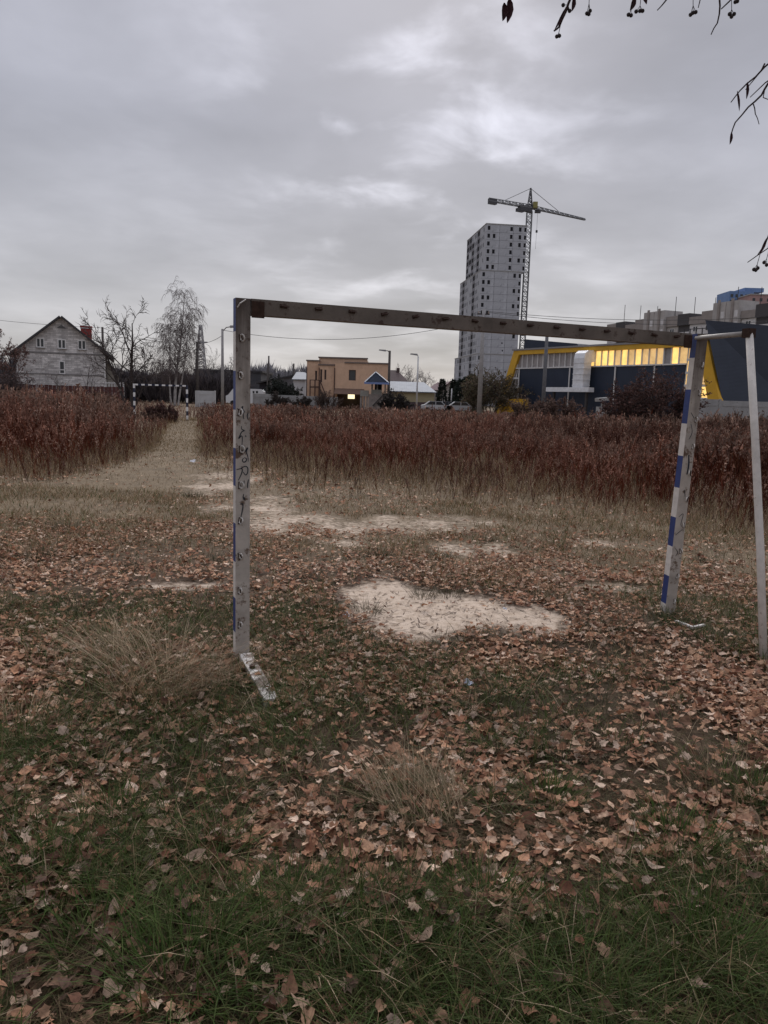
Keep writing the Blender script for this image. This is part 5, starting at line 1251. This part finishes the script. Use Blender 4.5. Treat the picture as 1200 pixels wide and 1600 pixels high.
gp_.append(blades(x, y, R.uniform(.03, .1, len(x)) + .28 * R.random(len(x)) * (1 - trail(x, y)), R.uniform(.012, .022, len(x)), R.uniform(.1, .9, len(x)), pick(olive + DRY[:2], len(x), R), 4, 2))
tag(link('straw_grass', np_mesh('straw_grass', *join_parts(gp_), attr_mat('grass_blades', ))), 'straw coloured grass fringe and trodden turf before the weeds', 'grass', kind='stuff')
# single tufts
def tuft(label, px, py, n, h, spread, cols, seed, group=None, wind=None, w=.003):
    P = onz(px, py); z = gz(P.x, P.y); R = np.random.default_rng(seed); r = spread * np.sqrt(R.random(n)); a = R.uniform(0, 6.283, n); X, Y = r * np.cos(a), r * np.sin(a)
    t_yaw = a + R.normal(0, .5, n) if wind is None else np.where(R.random(n) < .7, wind + R.normal(0, .5, n), a)
    v = blades(X, Y, h * R.uniform(.45, 1.1, n), R.uniform(.6, 1.2, n) * w * max(1, P.y / 5), R.uniform(.15, .9, n) if wind is None else R.uniform(.4, 1.1, n), pick(cols, n, R), seed, 3, Z=np.full(n, -.02), yaw=t_yaw, lean=.3)
    o = link('grass_tuft', np_mesh('grass_tuft', *v, attr_mat('grass_blades')), None, (P.x, P.y, z)); tag(o, label, 'grass tuft', group)
STRAW = [(.33, .25, .155), (.26, .19, .115), (.41, .32, .21), (.20, .145, .085)]
tuft('big windblown straw grass tuft left of the left goal post', 262, 1085, 470, .44, .28, STRAW, 601, wind=rad(-20), w=.0036)
tuft('pale long grass tuft behind the big windblown one', 205, 1040, 330, .36, .25, STRAW, 602, wind=rad(160), w=.0036)
tuft('straw grass tuft at the left edge in the leaves', 25, 1150, 320, .24, .2, STRAW + GREEN, 603)
tuft('tall thin straw tuft in the middle foreground', 660, 1275, 460, .27, .17, STRAW + [(.1, .1, .05)], 604, wind=rad(120), w=.003)
tuft('straw and green tuft near the right foreground', 1140, 1240, 320, .2, .2, GREEN + STRAW[:2], 605)
tuft('dark green tuft at the foot of the right goal post', 1045, 972, 300, .15, .13, [(.035, .05, .022), (.06, .07, .035)], 606)
tuft('green tuft at the foot of the left goal post', 345, 1030, 200, .14, .10, GREEN + STRAW[:1], 607)
LUSH = [(.05, .09, .016), (.066, .105, .024), (.036, .066, .012), (.09, .105, .034)]
for i, (px, py, s, where) in enumerate(((70, 1400, 1.2, 'near the left edge of the foreground'), (285, 1545, 1.3, 'at the bottom left'), (160, 1480, 1.0, 'between the two bottom left tufts'), (860, 1255, .9, 'in the right middle foreground among leaves'), (1062, 1330, 1.1, 'toward the right edge of the foreground'), (1090, 1510, 1.3, 'in the bottom right corner'), (745, 1420, 1.0, 'in the bottom centre'), (620, 1530, 1.1, 'at the bottom edge, just left of centre'), (450, 1420, .9, 'left of the bottom centre'), (905, 1530, 1.0, 'at the bottom, right of centre'), (1185, 1250, .9, 'at the right edge of the picture'), (170, 1290, .9, 'left, below the windblown straw'))):
    tuft('lush green grass tuft ' + where, px, py, int(330 * s), .16 * s, .12 * s, LUSH, 660 + i, 'lush green tufts in the foreground', w=.0042)
TUFT_AT = ['at the left rim of the sand, darkest', 'standing alone on the left of the sand', 'at the back edge of the sand, right of centre', 'at the back edge of the sand, left of centre', 'at the front left corner of the sand', 'at the front edge of the sand, middle', 'at the front edge of the sand, right', 'behind the sand, left of two', 'behind the sand, right of two', 'far right behind the sand near a pale strip', 'dark and lone on the far left trodden turf', 'reddish and lone by the left sand streak', 'left of the left post in the leaf carpet', 'close behind the left post', 'just left of the right post foot', 'between the sand and the right post', 'in the leaves before the sand left end', 'below the right post foot', 'in the leaves before the sand right end', 'in the right middle foreground', 'below the windblown straw tuft', 'left of the left post, half way to the edge', 'at the far left edge of the leaf carpet', 'right of the peeling ground bar', 'below the sand right end toward the right', 'small and low beside the middle sand streak', 'between left post and sand', 'on the right tip of the sand', 'between right post and rear upright', 'behind the right post foot']
for i, (px, py, s) in enumerate(((497, 960, 1), (570, 958, .8), (700, 932, .8), (660, 934, .6), (560, 1020, .9), (700, 1010, .7), (765, 1005, .6), (595, 872, .7), (690, 872, .7), (870, 858, .6), (105, 832, 1), (300, 775, .9), (210, 885, .8), (335, 875, .7), (985, 990, 1), (930, 985, .8), (640, 1060, 1), (980, 1025, 1), (780, 1120, 1), (880, 1180, .9), (300, 1210, 1), (120, 960, 1), (60, 870, 1), (520, 1100, .8), (930, 1110, .9), (760, 848, .5), (480, 905, .6), (860, 940, .5), (1130, 1010, .9), (1100, 880, .7))):
    tuft('dull grass tuft ' + TUFT_AT[i], px, py, int(150 * s) + 40, .15 * s + .03, .11 * s + .03, [(.07, .065, .04), (.10, .085, .055), (.15, .12, .08), (.06, .07, .035)], 620 + i, 'small grass tufts on the pitch')
#--PART5--
# ------------------------------------------------------------------ fallen leaves
def leaf_outline(kind, R):
    if kind == 0:      # lobed maple leaf
        a = [(-90, .3), (-62, .7), (-38, .62), (-12, .95), (12, .68), (42, 1.0), (66, .7), (90, 1.12), (114, .7), (138, 1.0), (168, .68), (192, .95), (218, .62), (242, .7)]
    elif kind == 1:    # broad heart shaped leaf
        a = [(-90, .55), (-60, .8), (-20, .92), (20, .88), (55, .85), (90, 1.1), (125, .85), (160, .88), (200, .92), (240, .8)]
    else:              # narrow withered leaf
        a = [(-90, .9), (-45, .5), (0, .38), (45, .55), (90, 1.1), (135, .55), (180, .38), (225, .5)]
    return np.array([(r * R.uniform(.75, 1.12) * math.cos(rad(t)), r * R.uniform(.75, 1.12) * math.sin(rad(t))) for t, r in a])
RL = np.random.default_rng(71)
LT = [leaf_outline(k % 3 if k % 3 != 2 else 0 if k < 4 else 2, RL) for k in range(9)]
BROWN = np.array([(.36, .19, .11), (.29, .135, .078), (.43, .26, .16), (.17, .08, .05), (.50, .335, .23), (.37, .195, .115), (.57, .42, .315), (.31, .18, .115)])
def leaf_verts(out2, size, curl, fold, R):
    """fan of a leaf outline (plus centre), bent about two axes; arrays over many leaves"""
    n = len(size); P = np.concatenate([np.zeros((1, 2)), out2])[None] * np.ones((n, 1, 1))
    rr = (P ** 2).sum(-1); u, v = P[..., 0], P[..., 1]
    z = curl[:, None] * (v ** 2) * .45 + fold[:, None] * np.abs(u) * .55 + R.normal(0, .2, rr.shape) * rr + R.normal(0, .2, (n, 1)) * u * v
    u = u * (1 - .35 * np.abs(fold)[:, None])
    return np.stack([u, v, z], -1) * size[:, None, None]
def rot_random(V, yaw, tilt, tdir):
    ca, sa = np.cos(yaw)[:, None], np.sin(yaw)[:, None]; x = V[..., 0] * ca - V[..., 1] * sa; y = V[..., 0] * sa + V[..., 1] * ca; z = V[..., 2]
    cd, sd_ = np.cos(tdir)[:, None], np.sin(tdir)[:, None]; a = x * cd + y * sd_; b = -x * sd_ + y * cd; ct, st = np.cos(tilt)[:, None], np.sin(tilt)[:, None]
    a2, z2 = a * ct - z * st, a * st + z * ct; return np.stack([a2 * cd - b * sd_, a2 * sd_ + b * cd, z2], -1)
R = np.random.default_rng(733)
def litter_density(x, y):
    d = .5 + .8 * smooth(fbm(x * .9 + 2, y * .9, 81), .35, .62)
    d = d * (.4 + .95 * smooth(fbm(x * 2.7, y * 2.7, 83), .34, .62))
    d = d * (1 - smooth(sand(x, y), .25, .8)) * (1 - .86 * trail(x, y)) * (1 - .72 * smooth(weed_field(x, y), -190, -35)) * (1 - .15 * green_mask(x, y) * smooth(y, 4.2, 2.6))
    return np.clip(d, 0.03, 1.25) / 1.25
N_near = 300
def leaf_size(y, n): return R.uniform(.012, .032, n) * (1 + .25 * (R.random(n) < .2))
xs_, ys_ = [], []
for n, a, b in ((33000, 1.3, 4.5), (54000, 4.5, 9.0), (40000, 9.0, 19.0)):
    x, y = frustum(n, a, b, R, .6); k = R.random(n) < litter_density(x, y); xs_.append(x[k]); ys_.append(y[k])
X, Y = np.concatenate(xs_), np.concatenate(ys_); n = len(X); print('leaves', n)
size = leaf_size(Y, n); lift = R.uniform(.004, .03, n) + .035 * (R.random(n) < .25) * R.random(n) + .035 * R.random(n) * green_mask(X, Y); yaw = R.uniform(0, 6.283, n); tilt = np.abs(R.normal(0, .38, n)); td = R.uniform(0, 6.283, n); Z = ground_z(X, Y) + lift + size * np.sin(np.clip(tilt, 0, 1.2)) * .55
which = R.integers(0, len(LT), n); kcol = R.integers(0, len(BROWN), n)
pxl, pyl = project(X, Y, 0); vis = (pxl > 15) & (pxl < 1185) & (pyl < 1585) & (Y > 1.6); near_i = np.argsort(np.where(vis, Y - size * 25, 99))[:N_near]; is_near = np.zeros(n, bool); is_near[near_i] = True
# the nearest ones are objects of their own, sharing a few meshes
near_mats = [mat('fallen_leaf_%s' % nm, tuple(c), .85, .42, 2.2, spots=tuple(np.array(c) * .45), spot_scale=3.5, spot_amt=.45, bump=.0) for nm, c in (('tan', (.21, .13, .08)), ('russet', (.15, .066, .038)), ('brown', (.16, .092, .056)), ('dark', (.085, .046, .03)), ('pale', (.28, .195, .135)))]  # darker than the litter colours: foreground shade painted into the nearest leaves
near_meshes = []
for k, o2 in enumerate(LT):
    for c in range(4):
        # finer leaf: midrib ring between centre and outline
        v = leaf_verts(np.concatenate([o2 * .55, o2]), np.array([1.0]), np.array([R.uniform(-.9, 1.2)]), np.array([R.uniform(-.5, 1.2)]), R)[0]; m = len(o2); mb = MB()
        f_ = [(0, 1 + i, 1 + (i + 1) % m) for i in range(m)] + [(1 + i, 1 + m + i, 1 + m + (i + 1) % m, 1 + (i + 1) % m) for i in range(m)]
        mb.add(v, f_); s0 = Vector(v[1 + m]); mb.tube([s0 * .9, s0 * 1.5 + Vector((.1, 0, .08))], .025, 3, cap=False); me_ = mb.mesh('fallen_leaf', near_mats[(k + c) % 5]); me_.polygons.foreach_set('use_smooth', [True] * len(me_.polygons)); near_meshes.append(me_)
nm_names = ['tan', 'russet', 'brown', 'dark brown', 'pale']
for i in near_i:
    mi_ = int(which[i]) * 4 + int(R.integers(0, 4)); me_ = near_meshes[mi_]; ci = (mi_ // 4 + mi_ % 4) % 5
    o = link('fallen_leaf', me_, None, (X[i], Y[i], Z[i] + .004), (R.normal(0, .3), R.normal(0, .3), yaw[i]), (size[i],) * 3)
    tag(o, 'curled %s fallen leaf lying in the foreground grass' % nm_names[ci], 'leaf', 'fallen leaves in the foreground')
Vs, Ts, Cs = [], [], []; off = 0
for k, o2 in enumerate(LT):
    m = (which == k) & ~is_near; c = m.sum(); V = leaf_verts(o2, size[m] * np.clip(Y[m] / 9, 1, 1.35), R.uniform(-.7, 1.0, c), R.uniform(-.4, .95, c), R); V = rot_random(V, yaw[m], tilt[m], td[m]) + np.stack([X[m], Y[m], Z[m]], 1)[:, None]
    mm = len(o2); t = np.array([(0, 1 + i, 1 + (i + 1) % mm) for i in range(mm)]); Ts.append((np.arange(c)[:, None, None] * (mm + 1) + t[None] + off).reshape(-1, 3)); off += c * (mm + 1); Vs.append(V.reshape(-1, 3))
    Cs.append(np.repeat((BROWN[kcol[m]] * (1 - .4 * np.clip(green_mask(X[m], Y[m]) * 1.3, 0, 1))[:, None] * R.uniform(.65, 1.25, (c, 1)))[:, None], mm + 1, 1).reshape(-1, 3))  # leaves among green grass darkened in colour, painting in the foreground shade
lm_ = attr_mat('leaf_litter', .85, .1, .4, 55)
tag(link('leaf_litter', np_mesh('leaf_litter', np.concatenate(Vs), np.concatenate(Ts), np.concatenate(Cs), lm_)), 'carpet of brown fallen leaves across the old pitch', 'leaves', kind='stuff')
# twigs and crumbs on the sand
P = onz(690, 958); n = 900; x, y = P.x + R.normal(0, .6, n), P.y + R.normal(0, .65, n); k = sand(x, y) > .3; x, y = x[k], y[k]; n = len(x); a = R.uniform(0, 6.283, n); ln = R.uniform(.008, .03, n) * (1 + 2.5 * (R.random(n) < .06)); z = ground_z(x, y) + .006
d = np.stack([np.cos(a), np.sin(a), R.normal(0, .1, n)], 1) * ln[:, None]; s = np.stack([-np.sin(a), np.cos(a), np.full(n, .3)], 1) * .0035; p = np.stack([x, y, z], 1)
V = np.stack([p - d - s, p - d + s, p + d + s * .6, p + d - s * .6], 1); T = np.arange(n)[:, None, None] * 4 + np.array([[0, 1, 2], [0, 2, 3]])[None]
tag(link('twig_crumbs', np_mesh('twig_crumbs', V, T, np.repeat(pick([(.09, .06, .045), (.16, .11, .08)], n, R)[:, None], 4, 1), lm_)), 'dark twig crumbs scattered over the main sand patch', 'debris', kind='stuff')

# ------------------------------------------------------------------ litter
paper = mat('white_paper', (0.62, 0.62, 0.64), 0.8, 0.1, 20); wh = mat('white_plastic_strip', (0.6, 0.56, 0.52), 0.6, 0.1, 20)
a, b, c = onz(1055, 981), onz(1083, 992), onz(1099, 990); z = gz(a.x, a.y) + .035
t = thing('plastic_strip', 'bent white strip lying by the right goal post', 'debris', (a.x, a.y, z)); rel = lambda p, dz=0: Vector((p.x - a.x, p.y - a.y, dz))
mb = MB(); mb.bar(rel(a), rel(b, .0), .022, .012); mb.bar(rel(b, .004), rel(c, .012), .02, .012); mb.build('strip', wh, t)
def scrap(label, px, py, s, m, seed):
    P = onz(px, py); R = random.Random(seed); mb = MB(); g = 4; vs = []
    for j in range(g):
        for i in range(g): vs.append(((i / 3 - .5) * s + R.gauss(0, s * .08), (j / 3 - .5) * s * .8 + R.gauss(0, s * .08), abs(R.gauss(0, s * .28)) + .01))
    mb.add(vs, [(j * g + i, j * g + i + 1, (j + 1) * g + i + 1, (j + 1) * g + i) for j in range(g - 1) for i in range(g - 1)]); o = mb.build('paper_scrap', m); o.location = (P.x, P.y, gz(P.x, P.y) + .02); tag(o, label, 'paper')
scrap('crumpled bluish white wrapper among the leaves before the sand', 731, 1077, .055, mat('bluish_wrapper', (0.5, 0.54, 0.62), 0.6, 0.1), 1)
scrap('small white scrap on the left rim of the sand', 541, 973, .04, paper, 2)
scrap('tiny white scrap on the right of the sand', 788, 962, .03, paper, 3)
scrap('white scrap on the path near the far goal', 301, 723, .12, paper, 4)

# ------------------------------------------------------------------ linden tree overhead, at the right: trunk outside the frame, low twigs in view
lind = thing('linden_tree', 'bare linden overhead with drooping twigs, last leaves and seed clusters', 'tree', (3.3, 1.5, 0))
def ll(p): return Vector(p) - Vector((3.3, 1.5, 0))
mb = MB(); mb.tube([(0, 0, -.3), (0, 0, .4), (-.05, 0, 2), (-.05, .05, 4), (.1, 0, 6.5), (0, .1, 9)], [.27, .2, .17, .14, .09, .03], 12)
A = [(-.05, 0, 3.2), ll(at(1420, -230, 2.0)), ll(at(1220, -190, 2.3)), ll(at(1000, -150, 2.55)), ll(at(760, -130, 2.8)), ll(at(560, -190, 3.0))]
B = [(-.05, 0, 2.9), ll(at(1560, -60, 2.0)), ll(at(1380, 0, 2.3)), ll(at(1275, 60, 2.5)), ll(at(1232, 110, 2.55))]
mb.tube(A, [.07, .045, .034, .026, .018, .008], 8, cap=False); mb.tube(B, [.06, .04, .028, .018, .010], 8, cap=False)
mb.build('trunk', bark, lind)
Rb = random.Random(4); outl = {}
up_cfg = dict(oak); up_cfg['kids'] = [9, 6, 5]; up_cfg['rmin'] = .009
for i in range(20):
    z = 3.6 + i * .27; a_ = 3.3 + i * 2.4; fw = .55 if math.sin(a_) > .25 else 1.0; grow(Rb, (0, 0, z), (math.cos(a_), math.sin(a_), .62), (5.2 - i * .12) * fw, .055, 3, up_cfg, outl)  # unseen crown limbs, added long and dense to shade the foreground
mb = MB()
for lv, L_ in outl.items():
    for pts, rs in L_: mb.tube(pts, rs, 5 if lv == 0 else 3, cap=False)
mb.build('crown', twig_m, lind)
leaf_cards('foliage', outl, [2, 3], 3, .035, [(.12, .06, .04), (.16, .09, .055)], lind, 8, 'tree_leaves', .7)  # leaf faces added to the unseen crown to block more sky light
twm = mat('near_twig', (0.055, 0.035, 0.035), 0.9, 0.3, 30); lfm = mat('dark_hanging_leaf', (0.045, 0.016, 0.02), 0.8, 0.3, 40); frm = mat('linden_fruit', (0.04, 0.03, 0.03), 0.8, 0.3, 60)
def twig(path, D, r0=.0035, r1=.0015):
    P = [ll(at(px, py, D + dd)) for (px, py), dd in zip(path, np.linspace(0, .12, len(path)))]
    Q = []
    for a_, b_ in zip(P[:-1], P[1:]):
        for t in (0, .5): Q.append(a_.lerp(b_, t) + Vector((Rb.gauss(0, .0012), 0, Rb.gauss(0, .0012))))
    Q.append(P[-1]); m = len(Q); MB().tube(Q, [r0 + (r1 - r0) * i / (m - 1) for i in range(m)], 6).build('twig', twm, lind); return P
def hang_leaf(px0, py0, px1, py1, D, w=.008):
    a_, b_ = ll(at(px0, py0, D)), ll(at(px1, py1, D)); d = (b_ - a_); s = d.cross(Vector((0, 1, 0))).normalized(); pts = []
    for t, f in ((0, .15), (.2, .8), (.45, 1), (.7, .75), (.9, .35), (1, .05)):
        c = a_ + d * t + s * math.sin(t * 3) * w * .5; pts.append((c - s * w * f, c + Vector((0, w * .7 * f, 0)), c + s * w * f))
    vs = [p for row in pts for p in row]; mb = MB()
    mb.add(vs, [(3 * i + k, 3 * i + k + 1, 3 * i + k + 4, 3 * i + k + 3) for i in range(5) for k in (0, 1)]); mb.build('leaf', lfm, lind)
def fruit(px0, py0, spots, D):
    a_ = ll(at(px0, py0, D)); mb = MB(); Pm = [ll(at(x_, y_, D)) for x_, y_ in spots]; mid = a_.lerp(sum(Pm, Vector()) / len(Pm), .7); mb.tube([a_, mid], .0011, 5)
    for p_ in Pm:
        mb.tube([mid, p_], .0009, 5); prof = [(-.0065, .001), (-.004, .005), (0, .0065), (.004, .005), (.0065, .001)]
        mb.tube([p_ + Vector((0, 0, q_)) for q_, _ in prof], [r_ for _, r_ in prof], 8)
    mb.build('fruit_cluster', frm, lind)
D0 = 2.65
twig([(800, -135), (796, -60), (793, -4)], D0); hang_leaf(788, 4, 785, 33, D0 + .1, .011); hang_leaf(796, -4, 792, 36, D0 + .1, .012)
twig([(905, -140), (900, -60), (895, -8), (884, 18), (873, 42), (866, 48)], D0 - .05, .005, .003); hang_leaf(897, -5, 893, 18, D0 + .03, .007); hang_leaf(884, 12, 866, 47, D0 + .03, .005); fruit(876, 38, [(870, 57), (874, 56)], D0 + .05); fruit(893, -5, [(886, 13), (890, 17), (880, 8)], D0 + .05)
twig([(925, -140), (922, -60), (921, -30)], D0); fruit(922, -30, [(917, 21), (922, 17), (920, 22)], D0 + .05)
twig([(1000, -140), (998, -60), (991, -5)], D0); hang_leaf(992, -6, 984, 17, D0, .008); fruit(991, 0, [(982, 23), (986, 24)], D0); hang_leaf(1003, -8, 1010, 7, D0, .007); fruit(1002, -10, [(994, 18), (1000, 17), (1004, 17)], D0)
twig([(1090, -130), (1065, -30), (1040, 2), (1027, 16)], D0, .004, .0016); twig([(1105, -130), (1100, -20), (1091, 12)], D0, .0035, .0014); fruit(1083, -20, [(1079, 23), (1083, 20), (1087, 19)], D0)
twig([(1130, -140), (1123, -20), (1125, 8), (1121, 36), (1111, 54)], D0, .004, .0018); twig([(1180, -120), (1150, -10), (1127, 14)], D0, .0045, .002); fruit(1143, -5, [(1140, 22), (1143, 26), (1147, 22)], D0); fruit(1150, -10, [(1149, 3), (1152, 2)], D0)
twig([(1232, 110), (1210, 92), (1180, 120), (1156, 142), (1142, 160)], 2.55, .0042, .0016); twig([(1232, 105), (1200, 130), (1190, 148), (1170, 168), (1148, 192), (1142, 212)], 2.55, .004, .0018); hang_leaf(1143, 206, 1140, 226, 2.66, .005)
twig([(1195, 100), (1188, 112), (1165, 140)], 2.55, .0026, .0013); twig([(1220, 112), (1196, 130), (1172, 152)], 2.55, .0026, .0013); hang_leaf(1168, 128, 1166, 155, 2.62, .005); hang_leaf(1152, 142, 1155, 174, 2.62, .004); twig([(1178, 164), (1180, 178), (1186, 194)], 2.6, .002, .0012); twig([(1215, 120), (1196, 138), (1193, 152), (1205, 160)], 2.6, .002, .0012)
twig([(1240, 115), (1225, 250), (1212, 340), (1197, 378), (1184, 398)], 2.55, .004, .0018); twig([(1212, 340), (1200, 388), (1168, 410)], 2.6, .0025, .0014); hang_leaf(1198, 372, 1186, 398, 2.64, .005); fruit(1188, 396, [(1181, 422), (1184, 419), (1178, 421)], 2.66); fruit(1203, 385, [(1194, 410), (1198, 414)], 2.66)
